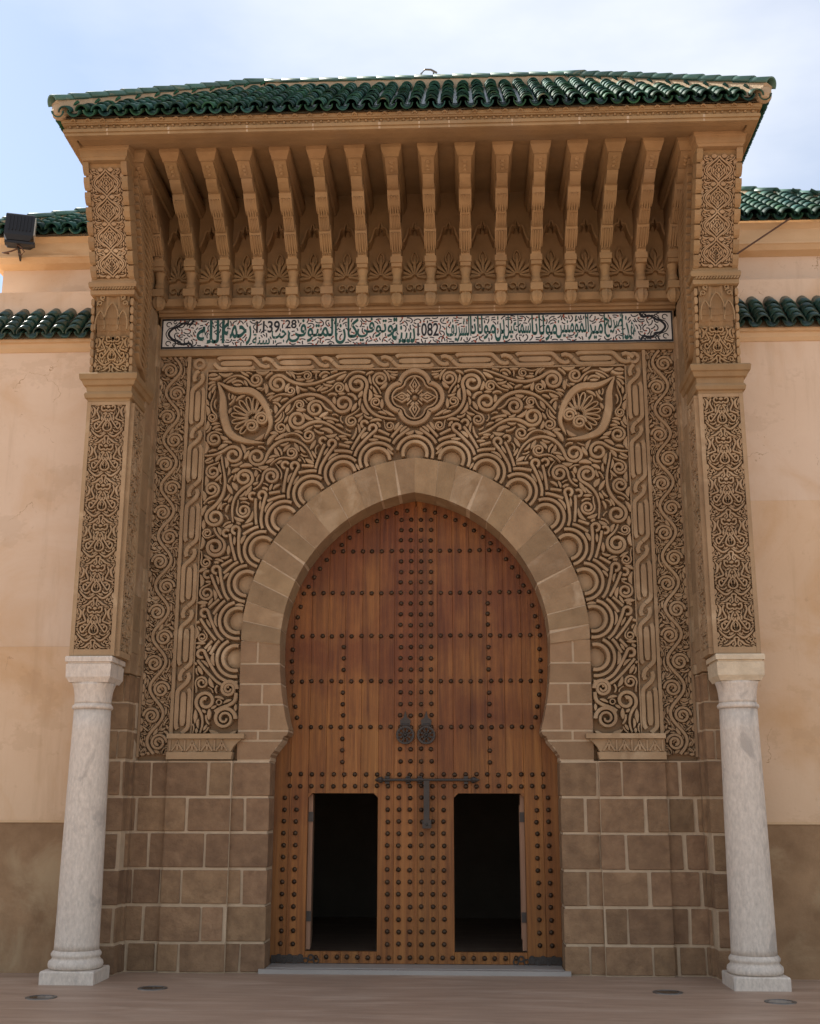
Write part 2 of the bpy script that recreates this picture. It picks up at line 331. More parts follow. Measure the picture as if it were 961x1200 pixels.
def clearance(occ, n=16):
    d = np.zeros(occ.shape, np.int16); cur = ~occ
    for k in range(n):
        d += cur
        c = cur.copy(); c[1:] &= cur[:-1]; c[:-1] &= cur[1:]; c[:, 1:] &= cur[:, :-1]; c[:, :-1] &= cur[:, 1:]
        if k % 2: c[1:, 1:] &= cur[:-1, :-1]; c[:-1, :-1] &= cur[1:, 1:]; c[1:, :-1] &= cur[:-1, 1:]; c[:-1, 1:] &= cur[1:, :-1]
        cur = c
        if not cur.any(): break
    return d
def fill(G, out_, h, gap=.006, wmin=.010, passes=9, maxlen=.16):
    # leaves laid into the gaps that are left, each as wide and as long as its gap
    for _ in range(passes):
        d = clearance(G.occ) * G.res
        idx = np.argwhere(d >= wmin + gap * .5)
        if not len(idx): return
        idx = idx[np.argsort(-d[idx[:, 0], idx[:, 1]])]; used = np.zeros_like(G.occ); done = 0
        for i, j in idx:
            if used[i, j] or G.occ[i, j]: continue
            r = d[i, j]; p = np.array((G.x0 + i * G.res, G.z0 + j * G.res)); best = None
            for a in rng.permutation(12) * math.pi / 6:
                for kk in (0, 7, -7):
                    run = []
                    for sg in (1, -1):
                        q = integ(p, a + (0 if sg > 0 else math.pi), [kk * sg] * 14, maxlen / 28); b = G.look(q); run.append(q[:int(np.argmax(b)) if b.any() else len(q)])
                    L_ = len(run[0]) + len(run[1])
                    if best is None or L_ > best[0]: best = (L_, run)
            pts = np.vstack([best[1][1][::-1], best[1][0][1:]]) if len(best[1][1]) > 1 else best[1][0]
            k = int(r / G.res * 2.2) + 2; used[max(0, i - k):i + k, max(0, j - k):j + k] = True
            if len(pts) < 5: continue
            w = min(r - gap * .4, .024)
            ww = leafw(len(pts), w, .5)
            out_.append(('leaf', pts, ww, h * rng.uniform(.75, 1))); G.mark(pts, ww + gap); done += 1
            if done > 90: break
def seed_volutes(G, out_, h, rmax=.095, rmin=.042, n=90, gap=.008):
    # well spread scrolls: each takes the widest gap left, its stem runs on until it meets a neighbour
    for _ in range(n):
        d = clearance(G.occ, 20) * G.res; mxv = d.max()
        if mxv < rmin * 1.25: break
        idx = np.argwhere(d >= mxv * .93); i, j = idx[rng.integers(len(idx))]; c = np.array((G.x0 + i * G.res, G.z0 + j * G.res))
        R0 = min(rmax, mxv * .80) * rng.uniform(.9, 1); w = max(.0085, R0 * .175); best = None
        for tr in range(14):
            a = rng.uniform(0, 2 * math.pi); sg = rng.choice([-1, 1]); ds = .0085; R1 = w * 1.5; T = rng.uniform(1.45, 1.8) * 2 * math.pi; tot = 0; ks = []
            while tot < T:
                r = R1 + (R0 - R1) * tot / T; ks.append(sg / r); tot += ds / r
            need = int(len(ks) * .8); m = int(R0 * rng.uniform(3, 9) / ds)
            ks += list(-sg / (R0 * rng.uniform(1.3, 4)) * np.sin(np.linspace(.6, rng.uniform(2.5, 5), m)))
            pts = integ(c, a, ks, ds); pts += c - pts[:need].mean(0)
            bad = G.hit(pts, w + gap * .3); k = int(np.argmax(bad)) if bad.any() else len(pts)
            if k >= need and (best is None or k > len(best)): best = pts[:k]
        if best is None: G.mark(np.array([c]), mxv * .5); continue
        m = len(best); ww = w * np.interp(np.arange(m), [0, m * .1, m * .6, m - 1], [1.25, 1.0, 1.1, .55]); G.mark(best, ww + gap); out_.append(('vol', best, ww, h * rng.uniform(.85, 1.05)))
        # a pointed leaf springing from the back of the stem
        for t_ in (.62, .82):
            q0 = int(m * t_); dd = best[min(q0 + 2, m - 1)] - best[q0 - 2]; th = math.atan2(dd[1], dd[0])
            for sgn in (1, -1):
                nrm_ = np.array((-math.sin(th), math.cos(th))) * sgn; q = integ(best[q0] + nrm_ * (ww[q0] + gap + .012), th + sgn * .7, [-sgn * 9] * 11, .0095); lw = leafw(12, .016)
                if not G.hit(q, lw).any(): G.mark(q, lw + gap * .8); out_.append(('leaf', q, lw, h * .95)); break
def emit(mb, items, base=0.0):
    for kind, pts, w, h in items:
        if kind == 'dot': mb.dome((pts[0], -base, pts[1]), w, h, 8, 3)
        else: mb.ribbon(pts, w, h, base, kind == 'loop')
    return mb

# ------------------------------------------------------------------ ground
g = MB(); g.add([(-300, -300, 0), (300, -300, 0), (300, 300, 0), (-300, 300, 0)], [(0, 1, 2, 3)])
struct(g.obj('ground', 'ground'))

# ------------------------------------------------------------------ gateway
gate = thing('gateway')
tag(gate, 'tall carved sandstone gateway with horseshoe arch and green tiled roof', 'gateway')

# arch outlines (right half, z up)
OC = (-.161, 3.318, 2.002); IC = (-.251, 3.265, 1.676)
def outer_pt(t): # t 0 apex..1 springing
    a0 = math.acos(.161 / OC[2]); a = a0 * (1 - t); return (OC[0] + OC[2] * math.cos(a), OC[1] + OC[2] * math.sin(a))
def inner_pt(t):
    a0 = math.acos(.251 / IC[2]); a = a0 * (1 - t); return (IC[0] + IC[2] * math.cos(a), IC[1] + IC[2] * math.sin(a))
def inner_x(z):
    if z >= IC[1]: return IC[0] + math.sqrt(max(0, IC[2] ** 2 - (z - IC[1]) ** 2))
    return float(np.interp(z, [0, 2.06, 2.075, 2.13, 2.16, 2.20, 2.21, 2.25, 2.26, 2.31, 2.32, 2.37, 2.385, 2.5, 2.75, 3.0, 3.265],
                           [1.487, 1.487, 1.50, 1.485, 1.455, 1.445, 1.415, 1.405, 1.375, 1.365, 1.33, 1.305, 1.31, 1.345, 1.393, 1.418, 1.425]))
def outer_x(z):
    return OC[0] + math.sqrt(OC[2] ** 2 - (z - OC[1]) ** 2) if z > OC[1] else 1.841

# --- masonry core (mortar) and ashlar blocks
YP = {'ring': -.03, 'mid': -.075, 'band': -.03}
def wall_y(x):
    x = abs(x)
    return -.03 if x < 1.885 else -.075 if x < 2.55 else -.03 if x < 2.9 else -.12 if x < 2.93 else -.30
core_os = {}
for s in (-1, 1):
    core = MB()
    for x0, x1, y in ((1.503, 1.88, -.024), (1.88, 2.545, -.069), (2.545, 2.905, -.024), (2.905, 2.935, -.114), (2.935, 3.44, -.294)):
        a, b = (x0, x1) if s > 0 else (-x1, -x0)
        core.box(a, b, y, .349, 0, 2.062)
    for x0, x1, y in ((2.905, 2.935, -.114), (2.935, 3.44, -.294)):
        a, b = sorted((s * x0, s * x1)); core.box(a, b, y, .349, 2.063, 2.925)
    core_os[s] = core.obj('masonry_core', 'mortar', gate)
rowz = [0, .285, .64, .99, 1.35, 1.70, 2.06]
jl = [[1.733, 2.349, 2.581, 2.882], [1.903, 2.133, 2.73, 2.964], [1.741, 2.349, 2.576, 2.859], [2.118, 2.715, 2.951], [1.735, 2.334, 2.866], [1.887, 2.126, 2.723, 2.955]]
jr = [[1.737, 2.34, 2.586, 2.862], [1.884, 2.114, 2.715, 2.94], [1.736, 2.339, 2.851], [1.868, 2.119, 2.708, 2.937], [1.729, 2.33, 2.565, 2.841], [1.864, 2.109, 2.698]]   # upright joints of each course, distance from the door's centre line in metres
def block(x0, x1, z0, z1, s):
    # stepped plan polygon between x0<x1 (absolute), loft of four levels
    xs = [x0] + [q for q in (1.885, 2.55, 2.9, 2.93) if x0 + .01 < q < x1 - .01] + [x1]
    b = random.uniform(.004, .008); lev = []
    jt = [random.uniform(-.004, .004) for _ in range(4)]; pr_ = random.uniform(-.004, .006)
    jx = [random.uniform(-.006, .006) for _ in range(4)]
    for li, (z, ins) in enumerate(((z0 + jt[0], b), (z0 + b + jt[0], 0), (z1 - b + jt[1], 0), (z1 + jt[1], b))):
        fr = []
        for i in range(len(xs) - 1):
            y = wall_y((xs[i] + xs[i + 1]) / 2) - .008 - pr_ * .6
            a = xs[i] + (ins + jx[li // 2] * (x0 > 1.6) if i == 0 else 0); c = xs[i + 1] - (ins + jx[2 + li // 2] if i == len(xs) - 2 else 0)
            fr += [(a, y + ins), (c, y + ins)]
        poly = fr + [(xs[-1] - ins, .3), (xs[0] + ins, .3)]
        lev.append([(s * x, y, z) for x, y in poly])
    m = MB().loft(lev); return m
for s, J in ((-1, jl), (1, jr)):
    for r in range(6):
        e = [1.487] + J[r] + [3.45]
        if e[-1] - e[-2] > .45: e.insert(-1, 3.1)
        for a, b in zip(e[:-1], e[1:]):
            if b - a < .05: continue
            o = block(a + random.uniform(.008, .024) * (a > 1.6) + .001, b - random.uniform(.008, .02), rowz[r] + .013, rowz[r + 1] - .014, s).obj('ashlar_block', 'ashlar', core_os[s])
            if s > 0: fix_normals(o.data)

for s in (-1, 1):
    for r, (z0, z1) in enumerate(((2.062, 2.36), (2.36, 2.64), (2.64, 2.925))):
        e = [2.905] + [[3.02, 3.3], [3.14], [2.985, 3.25]][r] + [3.45]
        for a, b in zip(e[:-1], e[1:]):
            o = block(a + .008 * (a > 2.91), b - .01, z0 + .011, z1 - .011, s).obj('ashlar_block', 'ashlar', core_os[s]); fix_normals(o.data)

# --- arch ring: mortar core + voussoirs
ring = MB()
def ring_sector(mb, path_o, path_i, y0, y1):
    n = len(path_o); v = []; f = []
    for (xo, zo), (xi, zi) in zip(path_o, path_i): v += [(xo, y0, zo), (xi, y0, zi), (xi, y1, zi), (xo, y1, zo)]
    for i in range(n - 1):
        for j in range(4): f.append((i * 4 + j, i * 4 + (j + 1) % 4, i * 4 + 4 + (j + 1) % 4, i * 4 + 4 + j))
    f += [(3, 2, 1, 0), tuple((n - 1) * 4 + j for j in range(4))]
    mb.add(v, f)
for s in (-1, 1):
    T = np.linspace(0, 1, 30)
    ring_sector(ring, [(s * x * .999, z) for x, z in map(outer_pt, T)], [(s * (x + .004), z + .004) for x, z in map(inner_pt, T)], -.032, .349)
    zz = np.linspace(3.31, 2.062, 26)
    ring_sector(ring, [(s * 1.838, z) for z in zz], [(s * (inner_x(z) + .004), z) for z in zz], -.020, .349)
ring_o = ring.obj('arch_ring', 'mortar', gate); fix_normals(ring_o.data)
vt_in = [0, .14, .245, .42, .565, .70, .80, .93, 1.0]
for s in (-1, 1):
    cuts = [0.0, .075, .15, .235, .33, .44, .54, .62, .70, .78, .86, .93] if s < 0 else [0.0, .09, .16, .26, .35, .43, .55, .63, .73, .79, .88, .95]
    for k in range(len(cuts)):
        t0 = cuts[k]; t1 = cuts[k + 1] if k + 1 < len(cuts) else 1.0
        gap = .0022
        a = t0 + (gap if k else -.0); b = t1 - gap; n = 6
        T = np.linspace(a, b, n); m = MB()
        off = random.uniform(-.012, .012)
        ins = .006
        po = [(s * (x), z) for x, z in map(outer_pt, T)]; pi_ = [(s * x, z) for x, z in map(lambda t: inner_pt(min(1, max(0, t + off * (0 if t in (0,) else 1)))), T)]
        ring_sector(m, po, pi_, -.038 - random.uniform(0, .004), .352)
        o = m.obj('voussoir', 'arch', ring_o); fix_normals(o.data)
    # coursed stones under the springing
    zc = [2.068, 2.268, 2.37, 2.64, 2.855, 3.068, 3.315]
    split = [None, 1.63, 1.52, 1.60, None, 1.66, None]
    for k in range(6):
        z0, z1 = zc[k] + .011, zc[k + 1] - .011; zz = np.linspace(z0, z1, 10)
        segs = [(None, None)] if split[k] is None else [(None, split[k] - .012), (split[k] + .012, None)]
        for a, b in segs:
            m = MB()
            ring_sector(m, [(s * (b or 1.841), z) for z in zz], [(s * (a or inner_x(z)), z) for z in zz], -.026 - random.uniform(0, .004), .352)
            o = m.obj('voussoir', 'ashlar_pale', ring_o); fix_normals(o.data)

# --- wall body behind everything (closes the gate)
body = MB()
for s in (-1, 1):
    a, b = sorted((s * 1.50, s * 3.30)); body.box(a, b, .36, .62, 0, 8.46)
    # spandrel body: columns following the arch outer line
    xs = np.linspace(0, 1.84, 24)
    def zo(x): return OC[1] + math.sqrt(max(0, OC[2] ** 2 - (x + .161) ** 2))
    for x0, x1 in zip(xs[:-1], xs[1:]):
        zl = min(zo(x0), zo(x1)); a, b = sorted((s * x0, s * x1))
        body.box(a, b, .06, .355, zl - .02, 6.56)
    a, b = sorted((s * 1.842, s * 2.93)); body.box(a, b, .06, .355, 2.064, 6.56)
    xs2 = np.linspace(0, 1.6, 20)
    for x0, x1 in zip(xs2[:-1], xs2[1:]):
        a, b = sorted((s * x0, s * x1)); body.box(a, b, .45, .62, 5.05, 8.46)
body.obj('wall_body', 'ground_relief', gate)

# --- spandrel panel (relief ground) with carving
H = .10
sp = MB()
for s in (-1, 1):
    n = 40; T = np.linspace(0, 1, n)
    pts = [(x + .0, z) for x, z in map(outer_pt, T)] + [(1.841, z) for z in np.linspace(3.2, 2.33, 8)]
    v = []; f = []
    top = []
    for i, (x, z) in enumerate(pts):
        # project radially onto the frame rectangle x=2.335 / z=6.36
        dx, dz = x + .0, z - 3.0
        if z < 3.318: q = (2.335, z)
        else:
            k = min(2.335 / max(dx, 1e-6), (6.36 - 3.0) / max(dz, 1e-6)); q = (dx * k, 3.0 + dz * k)
        v += [(s * x, .052, z), (s * q[0], .052, q[1])]
    for i in range(len(pts) - 1): f.append((2 * i, 2 * i + 1, 2 * i + 3, 2 * i + 2))
    sp.add(v, f)
    i = max(k for k in range(n) if pts[k][1] > 3.318 and v[2 * k + 1][2] >= 6.359)
    sp.add([v[2 * i + 1], v[2 * i + 3], (s * 2.335, .052, 6.36)], [(0, 1, 2)])
panel = sp.obj('spandrel_panel', 'ground_relief', gate); fix_normals(panel.data)

def inside(X, Z):
    rr = np.where(Z > OC[1], (X - OC[0]) ** 2 + (Z - OC[1]) ** 2 > (OC[2] + .012) ** 2, X > 1.855)
    return rr & (X > .004) & (X < 2.325) & (Z > 2.335) & (Z < 6.35)
G = Grid(0, 2.34, 2.32, 6.37, .007, inside)
half = []         # items of one half; mirrored for the other
# medallion
def quatre(r, d, n=14):
    o = []
    for k in range(4):
        c = (d * math.cos(k * math.pi / 2), d * math.sin(k * math.pi / 2)); o.append(arc(c, r, k * math.pi / 2 - R(83), k * math.pi / 2 + R(83), n))
    return np.vstack(o)
MC = (0, 6.02)
med = MB(); q = quatre(.165, .145) + np.array(MC)
med.ribbon(q, .027, H * 1.03, 0, closed=True); med.ribbon(quatre(.115, .135) + np.array(MC), .011, H * .8, 0, closed=True)
for k in range(4):
    a = k * math.pi / 2
    for rr, w in ((.165, .016),):
        dia = np.array([(.06, 0), (.14, .055), (.235, 0), (.14, -.055), (.06, 0)]); c, s_ = math.cos(a), math.sin(a)
        med.ribbon(np.array([(x * c - z * s_, x * s_ + z * c) for x, z in dia]) + MC, .013, H * .8)
        dia2 = np.array([(.105, 0), (.14, .02), (.185, 0), (.14, -.02), (.105, 0)])
        med.ribbon(np.array([(x * c - z * s_, x * s_ + z * c) for x, z in dia2]) + MC, .012, H * .9)
    a += math.pi / 4; c, s_ = math.cos(a), math.sin(a)
    for off in (-.03, 0, .03):
        ln = np.array([(.05, off), (.12 - abs(off), off)]); med.ribbon(np.array([(x * c - z * s_, x * s_ + z * c) for x, z in np.linspace(ln[0], ln[1], 4)]) + MC, .009, H * .8)
med.dome((MC[0], 0, MC[1]), .035, H, 10, 3)
med.obj('medallion', 'carved', panel, loc=(0, .052, 0))
G.mark(np.vstack([q, quatre(.09, .1) + MC, quatre(.03, .06) + MC, arc(MC, .06, 0, 6.28, 30)]), .055)
# corner shell in almond leaves
SHELL = []
tip = np.array((2.21, 6.22)); tail = np.array((1.70, 5.56))
bl1 = spline([tip, (2.03, 6.13), (1.83, 6.11), (1.69, 5.98), (1.60, 5.74), (1.66, 5.55)], 8)
bl2 = spline([tip, (2.15, 6.05), (2.13, 5.83), (2.05, 5.62), (1.88, 5.53), (1.66, 5.50)], 8)
SHELL += [('leaf', bl1, leafw(len(bl1), .043, .4), H * 1.08), ('leaf', bl2, leafw(len(bl2), .048, .45), H * 1.08)]
sc_c = np.array((1.80, 5.80)); dr = math.atan2(tip[1] - tail[1], tip[0] - tail[0])
for k in range(-5, 6):
    a = dr + k * R(21)
    t = np.linspace(0, 1, 8); ln = .185 + .02 * math.cos(k * .5)
    d = np.array((math.cos(a), math.sin(a))); nn = np.array((-d[1], d[0]))
    th_ = np.linspace(0, 2 * math.pi, 17)[:-1]
    pth = np.array([sc_c + d * (.055 + ln * (.5 - .5 * math.cos(u))) + nn * (.004 + .026 * (.5 - .5 * math.cos(u)) ** .8) * math.sin(u) * 1.15 for u in th_]); SHELL.append(('loop', pth, .0082, H * .8))
for sg in (-1, 1):
    c = sc_c + np.array((math.cos(dr + math.pi + sg * .75), math.sin(dr + math.pi + sg * .75))) * .10
    SHELL.append(('vol', volute(c + np.array((.075, 0)), math.pi / 2, 0, 0, .075, .02, 1.9, 1, .009), .014, H * 1.05)); G.mark(np.array([c]), .10)
SHELL.append(('dot', sc_c, .03, H))
for it in SHELL:
    G.mark(it[1] if it[0] != 'dot' else np.array([it[1]]), (it[2] if np.isscalar(it[2]) else it[2]) + .013)
G.mark(np.array([sc_c]), .23)
# scallops and interlaced straps along the arch
def arclen_pts():
    T = np.linspace(0, 1, 400); p = np.array([outer_pt(t) for t in T]); p = np.vstack([p, [(1.841, z) for z in np.linspace(3.3, 2.4, 120)]])
    s_ = np.concatenate([[0], np.cumsum(np.linalg.norm(np.diff(p, axis=0), axis=1))]); return p, s_
AP, AS = arclen_pts()
def arcat(s0):
    x = np.interp(s0, AS, AP[:, 0]); z = np.interp(s0, AS, AP[:, 1]); x2 = np.interp(s0 + .01, AS, AP[:, 0]); z2 = np.interp(s0 + .01, AS, AP[:, 1])
    t = np.array((x2 - x, z2 - z)); t /= np.linalg.norm(t); return np.array((x, z)), t, np.array((-t[1], t[0])) * (1)
straps = []; discs = []
for i in range(9):
    p, t, n = arcat(i * .397); c = p + n * .055; discs.append((c, n, t))
RR = (.132, .196); WS = .0185
cs = [np.array((-discs[1][0][0], discs[1][0][1]))] + [d_[0] for d_ in discs] + [discs[-1][0] + np.array((.0, -.397))]
G0 = G.occ.copy(); apex_items = []
for i in range(1, len(discs) + 1):
    c, n, t = discs[i - 1]; a = math.atan2(n[1], n[0])
    for k, r_ in enumerate(RR):
        span = (112, 118)[k]
        pts = arc(c, r_, a - R(span), a + R(span), int(2 * R(span) * r_ / .0095))
        keep = np.ones(len(pts), bool)
        if i == 1: keep &= (~(G0[np.clip(((abs(pts[:, 0]) - G.x0) / G.res).round().astype(int), 0, G.nx - 1), np.clip(((pts[:, 1] - G.z0) / G.res).round().astype(int), 0, G.nz - 1)])) | (abs(pts[:, 0]) < .03)
        else: keep &= ~G.hit(pts, WS * .5) | (G.look(pts) & ~G0[np.clip(((pts[:, 0] - G.x0) / G.res).round().astype(int), 0, G.nx - 1), np.clip(((pts[:, 1] - G.z0) / G.res).round().astype(int), 0, G.nz - 1)])
        for j in (i - 1, i + 1):
            d_ = np.linalg.norm(pts - cs[j], axis=1)
            keep &= d_ > RR[0] + WS * (2.3 if k else 2.1)
            for l_, rl in enumerate(RR):
                over = ((k + l_) % 2 == 0) == (i < j)
                lim = R((112, 118)[l_])
                if not over:
                    vv = pts - cs[j]; nj = np.arctan2(vv[:, 1], vv[:, 0]); dj = discs[j - 1][1] if 1 <= j <= len(discs) else (n if j > i else np.array((-discs[1][1][0], discs[1][1][1])))
                    da = (nj - math.atan2(dj[1], dj[0]) + math.pi) % (2 * math.pi) - math.pi
                    keep &= ~((abs(d_ - rl) < WS * 2 + .005) & (abs(da) < lim))
        run = []
        for q in range(len(pts) + 1):
            if q < len(pts) and keep[q]: run.append(q)
            else:
                if len(run) >= 4: (apex_items if i == 1 else straps).append(('strap', pts[run], WS * (1.12 if k == 0 else 1), H * (1 - .02 * k)))
                run = []
    G.mark(np.array([c]), .12)
for it in straps + apex_items: G.mark(it[1], WS + .008)
for it in apex_items: MB().ribbon(it[1], it[2], it[3]).obj('interlace_strap', 'carved', panel, loc=(0, .052, 0))
def strand(c, a, r, sg, a_from, a_off, ln, loop, bend=.9):
    q = arc(c, r, a - sg * R(a_from), a - sg * R(a_off)); d = q[-1] - q[-2]; th = math.atan2(d[1], d[0])
    ks = [sg * bend] * int(ln / .011) + ([-sg / loop] * int(2 * math.pi * .78 * loop / .011) if loop else [])
    return np.vstack([q[:-1], integ(q[-1], th, ks, .011)])
def weave(pts, w, h, pitch):
    # a strap that passes over and under what it meets: cut where it dips below a neighbour
    strap(G, straps, pts, w, h, gap=.0075, minlen=3)
for c, n, t in discs:
    a = math.atan2(n[1], n[0]); weave(strand(c, a, .256, 1, 104, 34, .25, .040), .0172, H, 0)
for c, n, t in discs:
    a = math.atan2(n[1], n[0]); weave(strand(c, a, .256, -1, 104, 30, .16, 0), .0172, H * .97, 0)
for c, n, t in discs:
    a = math.atan2(n[1], n[0]); weave(strand(c, a, .31, 1, 80, 46, .30, .036, .6), .0160, H * .98, 0); weave(strand(c, a, .31, -1, 80, 44, .20, .034, .6), .0160, H * .96, 0)
# large double volute by the springing
VOL = [('vol', volute((1.90, 2.72), R(100), .0, 0, .10, .030, 2.1, -1, .01), .024, H * 1.1),
       ('vol', volute((2.075, 2.50), R(270), .0, 0, .118, .030, 2.3, -1, .01), .026, H * 1.1)]
VOL = []
for c, r in (((1.952, 2.80), .085), ((1.985, 2.49), .115)):
    pv = volute((c[0] - r, c[1]), R(90), 0, 0, r, .022, 2.0, -1, .008); VOL.append(('vol', pv, np.linspace(1.25, .7, len(pv)) * .018, H * 1.1)); G.mark(np.array([c]), r + .03)
body_v = spline([(1.872, 2.76), (1.885, 2.68), (1.94, 2.635), (2.03, 2.60), (2.09, 2.565)], 7); VOL.append(('strap', body_v, .02, H * 1.05)); G.mark(body_v, .03)
# flowing vine fill
seed_volutes(G, half, H, .115, .052, 80, .0095)
pack(G, half, .074, H, tries=(3000, 3500, 3500, 3000), gap=.009, minw=.5)
fill(G, half, H, .0085, .0135, 5, .17)
items = half
items.sort(key=lambda it: -(len(it[1]) if it[0] != 'dot' else 0) * (np.mean(it[2])))
big = [it for it in items if it[0] != 'dot'][:105]; bigids = set(id(b) for b in big)
rest = [it for it in items if id(it) not in bigids]
def both(name, mb, m, parent, st=False):
    me = mb.mesh(name, m)
    for s in (1, -1):
        o = ob(name, me, parent, loc=(0, .052, 0), scale=(s, 1, 1))
        if st: stuff(o)
for it in big: both('carved_scroll', emit(MB(), [it]), 'carved', panel)
both('carved_tendrils', emit(MB(), rest), 'carved', panel, True)
both('shell_palmette', emit(MB(), SHELL), 'carved', panel)
for it in VOL: both('corner_volute', emit(MB(), [it]), 'carved', panel)
for it in straps: both('interlace_strap', emit(MB(), [it]), 'carved', panel)
for c, n, t in discs:
    m = MB().dome((c[0], 0, c[1]), .108, .03, 20, 3)
    if abs(c[0]) < .01: m.obj('scallop_disc', 'carved', panel, loc=(0, .052, 0))
    else: both('scallop_disc', m, 'carved', panel)
# --- chain border around the spandrel
ch = MB()
for s in (-1, 1):
    a, b = sorted((s * 2.345, s * 2.525)); ch.box(a, b, .03, .055, 2.335, 6.535)
ch.box(-2.344, 2.344, .03, .055, 6.375, 6.535)
for s in (-1, 1):
    for x0, x1, y0 in ((2.528, 2.562, -.035), (2.330, 2.343, -.02)):
        a, b = sorted((s * x0, s * x1)); ch.box(a, b, y0, .05, 2.30 if x0 > 2.4 else 2.34, 6.537 if x0 > 2.4 else 6.36)
ch.box(-2.33, 2.33, -.02, .05, 6.358, 6.372)
chain = ch.obj('chain_border', 'carved', gate)
def chain_unit(Lu, am=.066, Lk=.17):
    m = MB(); Lc = Lu - Lk
    v = np.linspace(0, Lu, 64)
    f = np.interp(v, [0, .02, .05, .08, Lc - .08, Lc - .05, Lc - .02, Lc, Lc + .03, Lc + Lk / 2, Lu - .03, Lu], [0, .35, .85, 1, 1, .85, .35, 0, -.5, -.78, -.5, 0]) * am
    k = np.array([1, 2, 1]) / 4; f = np.convolve(np.pad(f, 1, mode='edge'), k, 'valid')
    for sg, under in ((1, Lc), (-1, 0)):
        P = np.stack([sg * f, v], 1); dist = np.minimum(abs(v - under), abs(v - (under + Lu)))
        keep = dist > .034; run = []
        for i in range(len(v) + 1):
            if i < len(v) and keep[i]: run.append(i)
            else:
                if len(run) > 3: m.ribbon(P[run], .0235, .06)
                run = []
    m.ribbon(np.stack([np.zeros(12), np.linspace(.075, Lc - .075, 12)], 1), np.r_[.018, .03, [.033] * 8, .03, .018], .05)
    m.dome((0, 0, Lc + Lk / 2), .014, .03, 8, 2)
    return m
nv = 6; Lu = (6.37 - 2.345) / nv; me = chain_unit(Lu).mesh('chain_link', 'carved')
for s in (-1, 1):
    for k in range(nv): ob('chain_link', me, chain, loc=(s * 2.435, .03, 2.345 + k * Lu))
nh = 7; Lh = 4.70 / nh; me = chain_unit(Lh).mesh('chain_link', 'carved')
for k in range(nh): ob('chain_link', me, chain, loc=(-2.35 + k * Lh + .085, .03, 6.455), rot=(0, R(90), 0))
for s in (-1, 1):
    ob('corner_knot', MB().ribbon(arc((0, 0), .052, 0, 6.28, 20), .02, .045, 0, True).mesh('corner_knot', 'carved'), chain, loc=(s * 2.435, .03, 6.455))

# --- running scroll band
bands = {}
for s in (-1, 1):
    bd = MB()
    a, b = sorted((s * 2.565, s * 2.872)); bd.box(a, b, .045, .058, 2.125, 6.535)
    a, b = sorted((s * 2.874, s * 2.9)); bd.box(a, b, -.035, .055, 2.1, 6.537)
    bands[s] = bd.obj('scroll_border', 'ground_relief', gate)
def scroll_unit(Wd, Hh):
    Gs = Grid(-Wd / 2, Wd / 2, 0, Hh, .005); it = []
    v = np.linspace(0, Hh, 40); stem = np.stack([Wd * .26 * np.sin(v / Hh * 2 * math.pi), v], 1); it.append(('strap', stem, .017, .075)); Gs.mark(stem, .024)
    for sg, c in ((-1, (-.045, Hh * .25)), (1, (.045, Hh * .75))):
        p = volute((c[0] + sg * .085, c[1] - .02), R(90), 0, 0, .086, .022, 1.75, sg * 1, .009) ; it.append(('vol', p, np.linspace(.9, 1, len(p)) * .016, .075)); Gs.mark(p, .023); it.append(('dot', np.array(c), .022, .07))
        for a in (.35, 1.1, 2.0):
            n = 10; q = integ((c[0] * -1.7, c[1] - .12 + a * .1), R(90) + sg * R(-50) * a, np.linspace(2, 12, n - 1) * sg, .011); w_ = leafw(n, .022)
            if not Gs.hit(q, w_).any(): it.append(('leaf', q, w_, .07)); Gs.mark(q, w_ + .006)
    pack(Gs, it, .05, .068, tries=(150, 400, 500, 500), gap=.005)
    fill(Gs, it, .066, .004, .008, 4, .1)
    return emit(MB(), it)
nb = 8; Hb = (6.53 - 2.13) / nb; me = scroll_unit(.30, Hb).mesh('scroll_motif', 'carved'); me2 = scroll_unit(.30, Hb).mesh('scroll_motif', 'carved')
for s in (-1, 1):
    for k in range(nb): ob('scroll_motif', me if k % 2 else me2, bands[s], loc=(s * 2.7185, .045, 2.13 + k * Hb), scale=(s, 1, 1))

# --- consoles under the chain border
for s in (-1, 1):
    m = MB()
    pts = [(1.76, 2.335), (2.565, 2.335), (2.565, 2.285), (1.76, 2.285)]
    m.prism_y([(s * x, z) for x, z in pts], -.12, .05)
    pr2 = [(1.78, 2.283), (2.56, 2.283), (2.56, 2.15), (1.90, 2.15), (1.875, 2.20), (1.83, 2.25)]
    m.prism_y([(s * x, z) for x, z in pr2], -.08, .05)
    m.prism_y([(s * x, z) for x, z in [(1.875, 2.148), (2.565, 2.148), (2.565, 2.075), (1.89, 2.075)]], -.11, .05)
    c = m.obj('console', 'carved', gate); fix_normals(c.data)
    t = MB()
    for k in range(4):
        x = 1.99 + k * .155
        t.ribbon(np.array([(x - .06, 2.16), (x - .02, 2.215), (x, 2.27), (x + .02, 2.215), (x + .06, 2.16)]), .010, .024)
        t.ribbon(np.array([(x, 2.17), (x, 2.23)]), .012, .02)
        t.ribbon(np.array([(x + .077, 2.16), (x + .077, 2.27)]), .010, .022)
    t.obj('leaf_frieze', 'carved', c, loc=(0, -.08, 0), scale=(s, 1, 1))

